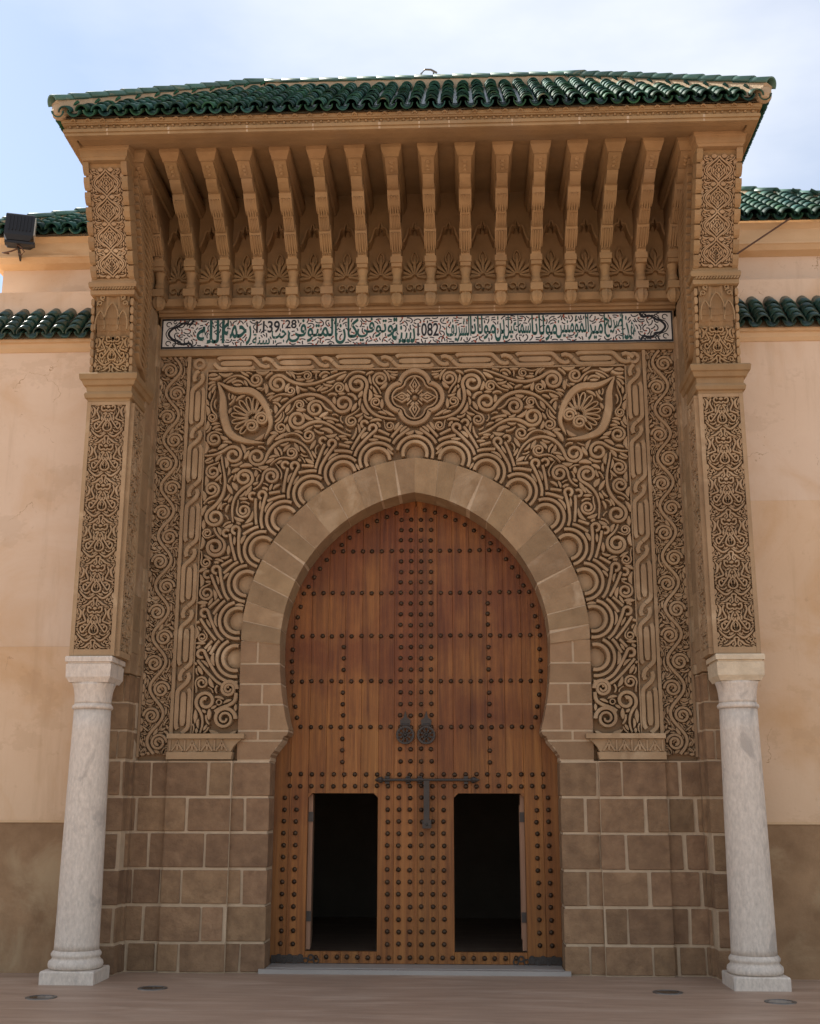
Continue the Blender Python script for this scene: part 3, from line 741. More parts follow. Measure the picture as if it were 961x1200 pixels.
# --- lintel strips and inscription
ln = MB()
ln.box(-2.905, 2.905, -.045, .36, 6.54, 6.61); ln.box(-2.905, 2.905, -.012, .36, 6.612, 7.018)
for z0, z1, y in ((7.02, 7.055, -.05), (7.057, 7.085, -.075), (7.087, 7.11, -.055)): ln.box(-2.92, 2.92, y, .36, z0, z1)
lint = ln.obj('lintel', 'golden', gate)
for x in (-2.3, -1.42, -.62, .28, .9, 1.75, 2.5):
    w_ = random.uniform(.005, .01); MB().box(x - w_, x + w_, -.0765, -.07, 7.0575, 7.0845).box(x - w_, x + w_, -.0515, -.045, 7.0205, 7.0545).obj('mortar_joint', 'mortar', lint)
insc = MB().box(-2.885, 2.885, -.030, -.0125, 6.632, 7.0).obj('inscription_panel', 'white_tile', gate)
bl = MB()
for z0, z1 in ((6.634, 6.657), (6.975, 6.998)): bl.box(-2.882, 2.882, -.033, -.0302, z0, z1)
for s in (-1, 1): a, b = sorted((s * 2.866, s * 2.882)); bl.box(a, b, -.033, -.0302, 6.654, 6.978)
bl.obj('border_line', 'ink_black', insc)
for k in range(1, 16):
    x = -2.885 + k * 5.77 / 16; MB().box(x - .0022, x + .0022, -.0306, -.0301, 6.6575, 6.9745).obj('tile_joint', 'mortar', insc)
AR = {'ا': 'FE8D FE8E 0 0', 'ب': 'FE8F FE90 FE91 FE92', 'ت': 'FE95 FE96 FE97 FE98', 'ج': 'FE9D FE9E FE9F FEA0', 'ح': 'FEA1 FEA2 FEA3 FEA4', 'د': 'FEA9 FEAA 0 0', 'ذ': 'FEAB FEAC 0 0', 'ر': 'FEAD FEAE 0 0',
      'س': 'FEB1 FEB2 FEB3 FEB4', 'ش': 'FEB5 FEB6 FEB7 FEB8', 'ض': 'FEBD FEBE FEBF FEC0', 'ع': 'FEC9 FECA FECB FECC', 'ف': 'FED1 FED2 FED3 FED4', 'ق': 'FED5 FED6 FED7 FED8', 'ك': 'FED9 FEDA FEDB FEDC',
      'ل': 'FEDD FEDE FEDF FEE0', 'م': 'FEE1 FEE2 FEE3 FEE4', 'ن': 'FEE5 FEE6 FEE7 FEE8', 'ه': 'FEE9 FEEA FEEB FEEC', 'و': 'FEED FEEE 0 0', 'ي': 'FEF1 FEF2 FEF3 FEF4', 'ى': 'FEEF FEF0 0 0', 'ة': 'FE93 FE94 0 0', 'ؤ': 'FE85 FE86 0 0'}
def shape(wd):
    if wd.isdigit(): return wd
    o = ''
    for i, c in enumerate(wd):
        fm = AR[c].split(); pj = i > 0 and AR[wd[i - 1]].split()[2] != '0'; nj = i < len(wd) - 1 and fm[2] != '0'
        o += chr(int(fm[(3 if pj and nj else 1 if pj else 2 if nj else 0)], 16))
    return o[::-1]
def text_mesh(body, emb=.016):
    c = bpy.data.curves.new('t', 'FONT'); c.body = body; c.offset = emb; c.resolution_u = 3; c.extrude = .004
    o = bpy.data.objects.new('t', c); COL.objects.link(o)
    dg = bpy.context.evaluated_depsgraph_get(); dg.update(); me = bpy.data.meshes.new_from_object(o.evaluated_get(dg))
    bpy.data.objects.remove(o); bpy.data.curves.remove(c); return me
LET = []
def put_text(wd, x0, x1, z0, z1, m, y=-.0325):
    me = text_mesh(shape(wd)); n = len(me.vertices)
    if not n: return
    co = np.zeros(n * 3); me.vertices.foreach_get('co', co); co = co.reshape(-1, 3); lo, hi = co.min(0), co.max(0)
    new = np.stack([x0 + (co[:, 0] - lo[0]) / (hi[0] - lo[0]) * (x1 - x0), y - co[:, 2] / .004 * .0022, z0 + (co[:, 1] - lo[1]) / (hi[1] - lo[1]) * (z1 - z0)], 1)
    me.vertices.foreach_set('co', new.ravel()); me.materials.clear(); me.materials.append(M[m]); me.name = 'lettering'; me.update()
    ob('lettering', me, insc)
    tri = [np.mean([new[i][[0, 2]] for i in p.vertices], 0) for p in me.polygons]; LET.append(new[:, [0, 2]]); LET.append(np.array(tri))
# words from the right end of the panel to the left; the dates stand where they stand on the wall
segs = [(2.47, .36, 'هذا ضريح امير المؤمنين مولانا اسماعيل بن مولانا الشريف'.split()), (.00, -1.42, 'سنة وتوفي كان المتوفى'.split()), (-1.86, -2.47, 'رحمه الله'.split())]
AR.update({'ئ': 'FE89 FE8A FE8B FE8C'})
for xa, xb, ws in segs:
    wt = [len(w) + .6 for w in ws]; k = (xa - xb) / sum(wt); x = xa; 
    for i, w in enumerate(ws):
        wd = wt[i] * k; hi = i % 2
        put_text(w, x - wd * 1.03, x + wd * .02, 6.662 if not hi else 6.69, 6.972, 'ink_green', -.0325 - .0006 * hi); x -= wd
put_text('1082', .03, .27, 6.74, 6.90, 'ink_black')
put_text('28', -1.47, -1.34, 6.86, 6.965, 'ink_black')
put_text('1139', -1.80, -1.53, 6.81, 6.955, 'ink_black')
put_text('رجب', -1.62, -1.42, 6.68, 6.84, 'ink_green'); put_text('سنة', -1.84, -1.64, 6.67, 6.80, 'ink_green')
orn = MB(); dots = MB()
for s in (-1, 1):
    for off, w in ((0, .013), (.045, .006)):
        pts = spline([(2.52 + off, 6.975), (2.56 + off, 6.93), (2.63 + off, 6.945), (2.70 + off, 6.90), (2.76 + off * .9, 6.875), (2.80 + off * .7, 6.815), (2.76 + off * .9, 6.755), (2.70 + off, 6.73), (2.63 + off, 6.685), (2.56 + off, 6.70), (2.52 + off, 6.655)], 6)
        orn.ribbon(pts * np.array((s, 1)), w, .003, .0301)
    for z in (6.70, 6.93): 
        orn.ribbon(arc((s * 2.80, z), .028, 0, 5, 10), .006, .003, .0301); orn.ribbon(arc((s * 2.73, z + (.025 if z > 6.8 else -.02)), .018, 1, 5, 8), .005, .003, .0301)
Gc = Grid(-2.74, 2.74, 6.66, 6.975, .005)
for q in LET: Gc.mark(q, .011)
for _ in range(6000):
    p = Gc.freept(); a = rng.uniform(0, 6.28); q = integ(p, a, rng.choice([-1, 1]) * np.linspace(5, 45, 13), .009)
    bad = Gc.hit(q, .004)
    if bad[:5].any(): continue
    if bad.any(): q = q[:int(np.argmax(bad))]
    Gc.mark(q, .0125); orn.ribbon(q, .0068, .0012, .0301)
    if rng.random() < .45: dots.dome((q[-1][0], -.0301, q[-1][1]), .012, .002, 6, 2)
stuff(orn.obj('scroll_ornament', 'ink_black', insc)); stuff(dots.obj('red_dots', 'ink_red', insc))

# --- frieze wall with shell niches
fz = MB(); fz.box(-2.92, 2.92, .0, .36, 7.112, 8.46); fz.box(-2.92, 2.92, -.13, .0, 7.112, 7.20)
frieze = fz.obj('frieze_wall', 'golden', gate)
SPB = .3885; BX = [(k - 6.5) * SPB for k in range(14)]
nx = 33; xs = np.linspace(-SPB / 2, SPB / 2, nx)
def cusp(x):
    x = abs(x)
    if x < .022: return 8.035 + math.sqrt(max(0, .022 ** 2 - x * x))
    if x < .075: return 7.985 - (x - .022) * .35 + .03 * math.sin((x - .022) / .053 * math.pi)
    return 7.94 - .12 * min(1, (x - .075) / .045)
na = MB(); v = []; f = []
for x in xs: v += [(x, -.15, 8.455), (x, -.15, cusp(x)), (x, .0, cusp(x))]
for i in range(nx - 1):
    for j in range(2): f.append((3 * i + j, 3 * i + j + 1, 3 * i + 4 + j, 3 * i + 3 + j))
na.add(v, f); na.ribbon(np.array([(x, cusp(x) + .016) for x in xs[5:-5]]), .013, .03, .15)
na_me = na.mesh('niche_arch', 'golden')
sh = MB()
for k in range(-4, 5):
    a = R(90) + k * R(23); t = np.linspace(0, 1, 8); ln_ = .15 + .02 * math.cos(k * .6)
    p = np.stack([np.cos(a) * (.025 + ln_ * t) + .02 * np.sin(t * math.pi) * np.sign(k) * .4, .02 + np.sin(a) * (.02 + ln_ * t)], 1)
    sh.ribbon(p, np.interp(t, [0, .75, .9, 1], [.006, .020, .017, .005]), .055)
sh.ribbon(spline([(0, .14), (-.035, .22), (0, .30), (.035, .22), (0, .14)], 5), .009, .04)
for sg in (-1, 1): sh.ribbon(volute((0, -.13), R(90) - sg * R(10), .05, 0, .04, .02, .8, -sg, .009), .009, .04)
sh_me = sh.mesh('shell', 'golden')
for k in range(15):
    x = (k - 7) * SPB
    o = ob('niche_arch', na_me, frieze, loc=(x, 0, 0)); ob('shell', sh_me, frieze, loc=(x, .0, 7.44), scale=(1.12, 1, 1.12))

# --- brackets
def bracket_meshes():
    b = MB()
    b.prism_x([(.05, 8.45), (-1.36, 8.45), (-1.36, 8.20), (-1.16, 8.12), (-.95, 8.02), (-.72, 7.90), (-.55, 7.79), (-.36, 7.64), (-.34, 7.56), (.05, 7.56)], -.050, .050)
    # lobes along the underside, each a little prism standing proud of the body
    def lobe(y0, z0, y1, z1, w, bul, n=6):
        d = np.array((y1 - y0, z1 - z0)); Ld = np.linalg.norm(d); d /= Ld; nn = np.array((d[1], -d[0]))
        if nn[1] > 0: nn = -nn
        pf = [np.array((y0, z0)) + d * Ld * t + nn * (bul * math.sin(math.pi * t) ** .6 + .012) for t in np.linspace(0, 1, n)]
        poly = [tuple(q) for q in pf] + [(y1, z1 + .10), (y0, z0 + .08)]
        b.prism_x(poly, -w * .86, w * .86)
    lobe(-1.375, 8.19, -1.17, 8.12, .076, .008); lobe(-1.16, 8.115, -.98, 8.045, .068, .02)
    lobe(-.97, 8.04, -.74, 7.905, .077, .035); lobe(-.73, 7.90, -.565, 7.80, .066, .012); lobe(-.555, 7.79, -.37, 7.645, .076, .018)
    for dx in (-.04, -.0135, .0135, .04):
        b.tube([(dx, -.555, 7.755), (dx, -.38, 7.615)], .010, 6); b.tube([(dx, -.95, 7.985), (dx, -.76, 7.872)], .010, 6)
    for k in range(3): b.dome((0, -1.33 + k * .05, 8.16 - k * .02), .03 - k * .004, .02, 8, 2)
    b.box(-.066, .066, -.345, .05, 7.50, 7.57); b.box(-.058, .058, -.33, .05, 7.455, 7.498)
    for k in range(5):   # pendants and leaf tips on the lobes
        b.dome((-.04 + k * .02, -.355, 7.60), .008, .02, 6, 2); b.tube([(-.04 + k * .02, -1.15, 8.10), (-.04 + k * .02, -1.02, 8.045)], .007, 5); b.tube([(-.036 + k * .018, -.72, 7.868), (-.036 + k * .018, -.585, 7.787)], .007, 5)
    cap = MB().loft([[(-w, y, z), (w, y, z), (w, .0, z), (-w, .0, z)] for w, y, z in ((.078, -1.40, 8.185), (.082, -1.405, 8.205), (.106, -1.445, 8.265), (.11, -1.45, 8.325))])
    kb = MB()
    kb.lathe([(.062, 7.453), (.058, 7.43), (.046, 7.38), (.044, 7.33), (.058, 7.29), (.060, 7.27), (.05, 7.255), (.05, 7.24)], 16, (0, -.24))
    kb.box(-.068, .068, -.315, .0, 7.155, 7.238)
    kb.box(-.045, .045, -.22, .05, 7.15, 7.453)
    n = 16; prof = [(.056, 7.154), (.072, 7.11), (.072, 7.07), (.052, 7.03), (.02, 7.008)]
    kb.loft([[((r * (1 + .08 * (-1) ** j)) * math.cos(2 * math.pi * j / n), -.245 + r * (1 + .08 * (-1) ** j) * math.sin(2 * math.pi * j / n), z) for j in range(n)] for r, z in prof])
    return b.mesh('bracket', 'golden'), cap.mesh('bracket_cap', 'golden'), kb.mesh('bracket_knob', 'golden')
bm_, bc_, bk_ = bracket_meshes()
for me_ in (bm_, bc_, bk_): fix_normals(me_)
for x in BX + [-2.875, 2.875]:
    o = ob('bracket', bm_, gate, loc=(x + random.uniform(-.006, .006), random.uniform(-.01, .01), 0)); ob('bracket_cap', bc_, o); ob('bracket_knob', bk_, o)

# --- soffit and cornice
sf = MB()
EX, EY = 3.475, -1.87
prof = [(-1.87, 8.205), (-1.80, 8.21), (-1.68, 8.23), (-1.55, 8.265), (-1.42, 8.315), (-1.30, 8.345), (.0, 8.455), (.40, 8.46), (.40, 8.50), (-1.80, 8.37)]
def ex(y):
    return EX - max(0, (y + 1.87)) * .0
sf.loft([[(x, y, z) for y, z in prof] for x in (-EX + .10, EX - .10)])
for s in (-1, 1):   # flared side soffit running back along the flank
    pr_ = [(EX - .003, 8.21), (EX - .06, 8.225), (EX - .13, 8.28), (EX - .20, 8.36), (EX - .20, 8.385), (EX - .003, 8.385)]
    sf.loft([[(s * x, -1.86, z) for x, z in pr_], [(s * x, .9, z) for x, z in pr_]])
soff = sf.obj('soffit', 'golden', gate); fix_normals(soff.data)
co = MB()
for s_ in range(1):
    for z0, z1, o in ((8.212, 8.243, .012), (8.245, 8.278, .028), (8.280, 8.289, .014), (8.324, 8.336, .03), (8.338, 8.378, .045)):
        co.box(-EX - o, EX + o, EY - o, EY + .08, z0, z1)
        for s in (-1, 1): a, b = sorted((s * (EX - .08), s * (EX + o))); co.box(a, b, EY + .0805, .9, z0, z1)
co.box(-EX, EX, EY, EY + .08, 8.290, 8.323)
for s in (-1, 1): a, b = sorted((s * (EX - .08), s * EX)); co.box(a, b, EY + .0805, .9, 8.290, 8.323)
corn = co.obj('cornice', 'golden', gate)
for k, x in enumerate((-3.05, -2.42, -1.62, -.95, -.28, .12, .42, 1.05, 1.72, 2.2, 2.95)):   # pale joints between the cornice stones
    w_ = random.uniform(.006, .013); j_ = MB(); j_.box(x - w_, x + w_, EY - .0295, EY - .02, 8.2455, 8.2775); j_.box(x - w_ * .8, x + w_ * .8, EY - .0135, EY - .005, 8.2125, 8.2425)
    j_.obj('mortar_joint', 'mortar', corn)
be = MB()
nb_ = 92
bead = MB().dome((0, 0, 0), .0165, .03, 8, 3).mesh('bead', 'golden'); arcl = MB().ribbon(arc((0, 0), .022, 0, math.pi, 8), .007, .02).mesh('bead_arch', 'golden')
for k in range(nb_):
    x = -EX + .04 + k * (2 * EX - .08) / (nb_ - 1); ob('bead', bead, corn, loc=(x, EY - .002, 8.307))
for k in range(46):
    x = -EX + .08 + k * (2 * EX - .16) / 45; ob('bead_arch', arcl, corn, loc=(x, EY - .046, 8.346))

# --- pilasters
def pil_unit(Wd, Hh, h=.06):
    Gp = Grid(0.001, Wd / 2, 0, Hh, .0035); it = []
    u = Wd; 
    def st(pts, w, leaf=False, hh=h):
        p = spline(np.array(pts) * np.array((u, Hh)), 7); ww = leafw(len(p), w) if leaf else np.full(len(p), w)
        it.append(('leaf', p, ww, hh)); Gp.mark(p, ww + .004)
    st([(.02, .80), (.07, .74), (.13, .60), (.21, .50), (.30, .40), (.36, .44), (.36, .52), (.30, .54), (.27, .49)], .0085)
    st([(.01, .84), (.05, .88), (.13, .86), (.19, .90), (.19, .97), (.13, .99), (.10, .95)], .0085)
    st([(.0, .34), (.07, .36), (.12, .42), (.09, .52), (.02, .60), (.0, .66)], .0085)
    st([(.03, .44), (.05, .50), (.0, .56)], .007, True)
    st([(.04, .68), (.07, .63), (.04, .58)], .010, True)
    st([(.01, .30), (.10, .24), (.20, .20), (.30, .24), (.42, .34), (.46, .40)], .012, True)
    st([(.02, .16), (.12, .12), (.22, .05), (.36, .02)], .012, True)
    st([(.46, .98), (.38, .88), (.40, .76), (.46, .68)], .014, True)
    st([(.28, .96), (.32, .86), (.28, .76), (.24, .66), (.34, .62), (.46, .58)], .009)
    st([(.0, .22), (.06, .18), (.03, .06), (.08, .0)], .009)
    pack(Gp, it, .035, h, tries=(60, 250, 400, 400), gap=.004, minw=.4)
    fill(Gp, it, h, .003, .006, 3, .06)
    m = MB(); emit(m, it); k = len(m.v); m.add([(-x, y, z) for x, y, z in m.v], [tuple(reversed(f)) for f in m.f]); return m
PW = .365; NP = 6; PHt = (5.665 - 3.115) / NP
pu = pil_unit(PW, PHt).mesh('arabesque_motif', 'carved')
sideu = pil_unit(.34, PHt, .04).mesh('arabesque_motif', 'carved')
def net_unit(Wd, Hh, h=.045):
    Gn = Grid(0.001, Wd / 2, 0, Hh, .0035); it = []
    v = np.linspace(0, 1, 33)
    def add(p, w, leaf=False):
        ww = leafw(len(p), w) if leaf else np.full(len(p), w); it.append(('leaf', p, ww, h)); Gn.mark(p, ww + .004)
    xx = (.5 - .5 * np.cos(v * 2 * math.pi)) ** .8 * .36
    add(np.stack([xx * Wd + .004, v * Hh], 1), .009)
    add(np.stack([(xx * Wd + .027)[5:-5], (v * Hh)[5:-5]], 1), .006)
    q = np.stack([(xx * .62) * Wd + .002, (.12 + v * .76) * Hh], 1); add(q, .0065)
    add(spline(np.array([(.03, .40), (.10, .48), (.05, .58), (.01, .66)]) * (Wd, Hh), 6), .0065)
    pack(Gn, it, .034, h, tries=(120, 300, 400, 300), gap=.004, minw=.5); fill(Gn, it, h, .0035, .006, 3, .06)
    m = MB(); emit(m, it); m.add([(-x, y, z) for x, y, z in m.v], [tuple(reversed(f)) for f in m.f]); return m
netu = net_unit(.335, .275).mesh('lattice_motif', 'carved')
boxu = pil_unit(.35, .40, .045).mesh('arabesque_motif', 'golden')
XI, XO = 2.94, 3.385
for s in (-1, 1):
    c = MB(); xa, xb = sorted((s * XI, s * XO))
    c.box(xa, xb, -.84, -.42, 3.046, 5.705)
    for x0, x1 in ((XI - .003, XI + .038), (XO - .038, XO + .003)):
        a, b = sorted((s * x0, s * x1)); c.box(a, b, -.90, -.847, 3.048, 5.704)
    a, b = sorted((s * (XI + .039), s * (XO - .039))); c.box(a, b, -.898, -.847, 3.048, 3.112); c.box(a, b, -.898, -.847, 5.668, 5.704)
    # inner flank: framed strip, then two plain jamb steps
    for z0, z1 in ((3.049, 3.11), (5.67, 5.703)):
        a, b = sorted((s * (XI - .04), s * (XI - .001))); c.box(a, b, -.846, -.47, z0, z1)
    for y0, y1 in ((-.846, -.826), (-.468, -.42)):
        a, b = sorted((s * (XI - .04), s * (XI - .0005))); c.box(a, b, y0, y1, 3.112, 5.668)
    po = c.obj('pilaster', 'carved', gate)
    j = MB()
    zc_ = [2.93, 3.15, 3.38, 3.75, 4.2, 4.68, 5.1, 5.55, 6.0, 6.5, 7.0]
    for k in range(len(zc_) - 1):
        z0, z1 = zc_[k] + .002, zc_[k + 1] - .002
        a, b = sorted((s * (2.905 + random.uniform(0, .004)), s * 3.36)); MB().box(a, b, -.419, -.145, z0, z1).obj('jamb_block', 'arch', po)
        a, b = sorted((s * (2.882 + random.uniform(0, .004)), s * 3.33)); MB().box(a, b, -.144, .1, z0 - .12 if k else z0, z1 - .12).obj('jamb_block', 'arch', po)
    for k in range(NP):
        ob('arabesque_motif', pu, po, loc=(s * (XI + XO) / 2, -.84, 3.115 + k * PHt))
        ob('arabesque_motif', sideu, po, loc=(s * XI, -.647, 3.115 + k * PHt), rot=(0, 0, s * R(-90)))
    # ledge
    m = MB().rectloft(xa, xb, -.90, -.30, [(5.706, .0), (5.73, .004), (5.74, .026), (5.775, .034), (5.80, .024), (5.81, .014), (5.865, .02), (5.875, .045), (5.92, .062), (5.93, .078), (5.985, .086), (6.0, .075), (6.015, .03)], yback=False)
    m.obj('ledge', 'golden', po)
    # muqarnas box
    q = MB(); q.box(xa, xb, -.86, .36, 6.016, 8.40)
    for x0, x1 in ((XI - .004, XI + .03), (XO - .03, XO + .004)):
        a, b = sorted((s * x0, s * x1))
        for k in range(9):
            z = 6.02 + k * .09; q.rectloft(a, b, -.905 - k * .012, -.80, [(z + .004, -.006), (z + .02, 0), (z + .065, 0), (z + .084, -.006)], yback=False)
    bo = q.obj('muqarnas_box', 'golden', gate); fix_normals(bo.data)
    cx = s * (XI + XO) / 2
    ob('arabesque_motif', boxu, bo, loc=(cx, -.861, 6.03))
    mq = MB()
    for lv, (z0, z1, y) in enumerate(((6.44, 6.50, -.90), (6.50, 6.56, -.925), (6.56, 6.62, -.95), (6.62, 6.72, -.972), (6.72, 6.85, -.99))):
        n = 24; xs_ = np.linspace(-.177, .177, n)
        dep = lambda x: y + .03 * abs(math.sin((x / .354 + .5) * math.pi * 3))
        mq.loft([[(cx + x, dep(x) + (.018 if z == z0 else 0), z) for x in xs_] + [(cx + .177, -.80, z), (cx - .177, -.80, z)] for z in (z0, z1)])
    mq.obj('muqarnas', 'golden', bo)
    ar = MB()
    for dx, w_, zt, zb in ((-.12, .05, 6.68, 6.55), (0, .075, 6.77, 6.60), (.12, .05, 6.68, 6.55)):
        ar.ribbon(spline([(dx - w_, zb - .08), (dx - w_, zb), (dx - w_ * .7, zb + (zt - zb) * .6), (dx, zt), (dx + w_ * .7, zb + (zt - zb) * .6), (dx + w_, zb), (dx + w_, zb - .08)], 6), .007, .022)
    for sg in (-1, 1):
        ar.ribbon(volute((sg * .09, 6.80), R(90) - sg * R(70), .03, 0, .025, .012, 1.2, sg, .006), .007, .02); ar.ribbon(volute((sg * .16, 6.74), R(90), .03, 0, .025, .012, 1.0, sg, .006), .007, .02)
    ar.obj('niche_rim', 'golden', bo, loc=(cx, -.98, 0))
    # small corded cornice
    cc = MB().rectloft(xa, xb, -1.01, -.30, [(6.852, -.01), (6.86, .012), (6.905, .016), (6.91, .0), (6.935, .0), (6.94, .03), (6.975, .036), (7.0, .03), (7.005, .012), (7.04, .012)], yback=False)
    cco = cc.obj('cord_cornice', 'golden', bo)
    for k in range(15):
        x = cx - .21 + k * .03; MB().tube([(x, -1.036, 6.912), (x + .022, -1.036, 6.936)], .009, 6).obj('cord_strand', 'golden', cco)
    # leaning upper panel
    y0_, z0_, y1_, z1_ = -1.03, 7.042, -1.57, 8.13
    up_ = MB(); poly = [(y0_ + .035, z0_), (y1_ + .035, z1_), (y1_ + .035, 8.40), (.3, 8.40), (.3, z0_)]
    up_.prism_x(poly, xa + .001, xb - .001)
    uo = up_.obj('corbel_panel', 'golden', gate); fix_normals(uo.data)
    lean = math.atan2(y1_ - y0_, z1_ - z0_); Ls = math.hypot(y1_ - y0_, z1_ - z0_)
    nl = 8
    lob = MB().loft([[(-.044, -.03, 0.002), (.044, -.03, .002), (.044, .14, .002), (-.044, .14, .002)], [(-.048, -.046, .03), (.048, -.046, .03), (.048, .14, .03), (-.048, .14, .03)], [(-.05, -.056, .09), (.05, -.056, .09), (.05, .14, .09), (-.05, .14, .09)], [(-.05, -.045, .138), (.05, -.045, .138), (.05, .14, .138), (-.05, .14, .138)]]).mesh('scalloped_edge', 'golden')
    for k in range(nl):
        t = k / nl; y = y0_ + (y1_ - y0_) * t; z = z0_ + (z1_ - z0_) * t
        for sx in (XI + .022, XO - .022):
            ob('scalloped_edge', lob, uo, loc=(s * sx, y + .03, z), rot=(-lean * 0 + math.atan2(.54, 1.09) * 1, 0, 0), scale=(.62, 1, 1))
    for k in range(4):
        t = k * .275 / Ls + .02; ob('lattice_motif', netu, uo, loc=(cx, y0_ + .035 + (y1_ - y0_) * t, z0_ + (z1_ - z0_) * t), rot=(math.atan2(.54, 1.09), 0, 0))
    # diagonal carving on the inner flank of the corbel
    dg_ = MB()
    for k in range(26):
        z = 6.12 + k * .076; yb = -.84 if z < 6.85 else -.84 - (z - 6.85) * .42
        dg_.ribbon(spline([(.0, 0), (.12, .05), (.24, .10), (.36, .20)], 4) + np.array((0, 0)), .013, .03)
        n0 = len(dg_.v)
    dg2 = MB()
    for k in range(27):
        z = 6.08 + k * .078; y1q = -.845 if z < 6.85 else max(-1.45, -.845 - (z - 6.95) * .47)
        pts = spline([(-.50, .0), (-.50 + (y1q + .50) * .35, .07), (-.50 + (y1q + .50) * .65, .09), (y1q, .19)], 4)
        # u runs along world y on the flank
        dg2.ribbon(np.stack([-s * pts[:, 0] * -1, pts[:, 1] + z], 1) if False else np.stack([(pts[:, 0]) * (1 if s > 0 else 1), pts[:, 1] + z], 1), .019, .05)
    # local x = world y on this flank
    fl = dg2.mesh('flank_carving', 'golden')
    mtx = Matrix(((0, s * 1.0, 0, s * XI), (1, 0, 0, 0), (0, 0, 1, 0), (0, 0, 0, 1)))
    ob('flank_carving', fl, uo, mtx=mtx)
    # cap under the soffit
    MB().rectloft(xa, xb, -1.60, -1.2, [(8.10, .0), (8.125, .012), (8.13, .022), (8.20, .03), (8.21, .045), (8.30, .055)], yback=False).obj('pilaster_cap', 'golden', uo)

# --- roof of the gateway
def tile_mesh(r0, r1, Lt, th=.012, n=8, name='roof_tile', m='tile'):
    mb = MB(); v = []; f = []
    for (r, y) in ((r0, 0), (r1, Lt)):
        for rr in (r, r - th):
            for j in range(n + 1):
                a = math.pi * j / n; v.append((rr * math.cos(a), y, rr * math.sin(a) * 1.0))
    k = n + 1
    for j in range(n):
        f += [(j, j + 1, 2 * k + j + 1, 2 * k + j), (k + j + 1, k + j, 3 * k + j, 3 * k + j + 1), (j + 1, j, k + j, k + j + 1), (2 * k + j, 2 * k + j + 1, 3 * k + j + 1, 3 * k + j)]
    f += [(0, 2 * k, 3 * k, k), (n, k + n, 3 * k + n, 2 * k + n)]
    mb.add(v, f); me = mb.mesh(name, m)
    me.polygons.foreach_set('use_smooth', [i % 4 < 2 if i < 4 * n else False for i in range(len(me.polygons))])
    return me
def frame(o, xax, yax):
    x = Vector(xax).normalized(); y = Vector(yax).normalized(); z = x.cross(y); m = Matrix((x, y, z)).transposed().to_4x4(); m.translation = o; return m
RX, RY, RZ = 3.535, -1.94, 8.375; RT = 1.75; RZT = 9.76; pitch = math.atan2(RZT - RZ, RT)
rf = MB(); yb = RY + 2 * RT + .3
P = [(-RX, RY, RZ), (RX, RY, RZ), (RX, yb, RZ), (-RX, yb, RZ), (-RX + RT, RY + RT, RZT), (RX - RT, RY + RT, RZT), (RX - RT, yb - RT, RZT), (-RX + RT, yb - RT, RZT)]
rf.add(P, [(0, 1, 5, 4), (1, 2, 6, 5), (2, 3, 7, 6), (3, 0, 4, 7), (4, 5, 6, 7)])
roof = rf.obj('roof', 'tile_bed', gate)
ncol = 44; cw = 2 * RX / ncol; tl = .30; step = .205
tme = tile_mesh(cw * .40, cw * .345, tl); pan = MB()
upv = Vector((0, math.cos(pitch), math.sin(pitch))); nrm = Vector((0, -math.sin(pitch), math.cos(pitch)))
rows = int(math.hypot(RT, RZT - RZ) / step) + 1
cnt = []
for i in range(ncol):
    x = -RX + (i + .5) * cw; lim = min(RT, RX - abs(x) - .02) / math.cos(pitch)
    for r in range(rows):
        if r * step + .05 > lim + .05: break
        cnt.append((r, i, x))
cnt.sort()
extra = MB()
for idx, (r, i, x) in enumerate(cnt):
    p = Vector((x + random.uniform(-.01, .01), RY - .035, RZ)) + upv * (r * step + random.uniform(-.022, .022)) + nrm * (.040 + random.uniform(0, .012))
    ya = upv + nrm * (-.055) + Vector((random.uniform(-.03, .03), 0, 0)); m_ = frame(p, (1, 0, 0), ya)
    if idx < 290: ob('roof_tile', tme, roof, mtx=m_)
    else: extra.add([m_ @ v.co for v in tme.vertices], [tuple(q.vertices) for q in tme.polygons])
if extra.v: stuff(extra.obj('upper_roof_tiles', 'tile', roof))
# pan tiles: short troughs at the eave, one long trough above
pme = tile_mesh(cw * .40, cw * .40, .34, .012, 8, 'pan_tile')
long_ = MB()
for i in range(ncol + 1):
    x = -RX + i * cw
    p = Vector((x, RY - .045, RZ)) + nrm * .052; ob('pan_tile', pme, roof, mtx=frame(p, (-1, 0, 0), upv))
    lim = min(RT, RX - abs(x)) / math.cos(pitch) - .06
    if lim > .35:
        m_ = frame(p + upv * .3 - nrm * -.004, (-1, 0, 0), upv); k = lim - .3
        long_.add([m_ @ Vector((v.co.x, v.co.y / .34 * k, v.co.z)) for v in pme.vertices], [tuple(q.vertices) for q in pme.polygons])
long_.obj('roof_trough', 'tile_old', roof)
# side slopes (joined rows)
for s in (-1, 1):
    sd = MB(); n_ = int((yb - RY) / cw); uv = Vector((-s * math.cos(pitch), 0, math.sin(pitch))); nv_ = Vector((s * math.sin(pitch), 0, math.cos(pitch)))
    for i in range(n_):
        y = RY + (i + .5) * cw; lim = min(RT, min(y - RY, yb - y) - .02) / math.cos(pitch)
        for r in range(rows):
            if r * step > lim: break
            m_ = frame(Vector((s * (RX + .035), y, RZ)) + uv * (r * step) + nv_ * .04, (0, s, 0), uv - nv_ * .055)
            sd.add([m_ @ v.co for v in tme.vertices], [tuple(q.vertices) for q in tme.polygons])
        m_ = frame(Vector((s * (RX + .045), y + cw / 2, RZ)) + nv_ * .052, (0, -s, 0), uv)
        sd.add([m_ @ v.co for v in pme.vertices], [tuple(q.vertices) for q in pme.polygons])
    stuff(sd.obj('side_roof_tiles', 'tile', roof))
rme = tile_mesh(.088, .074, .42, .014, 10, 'ridge_tile', 'tile_ridge')
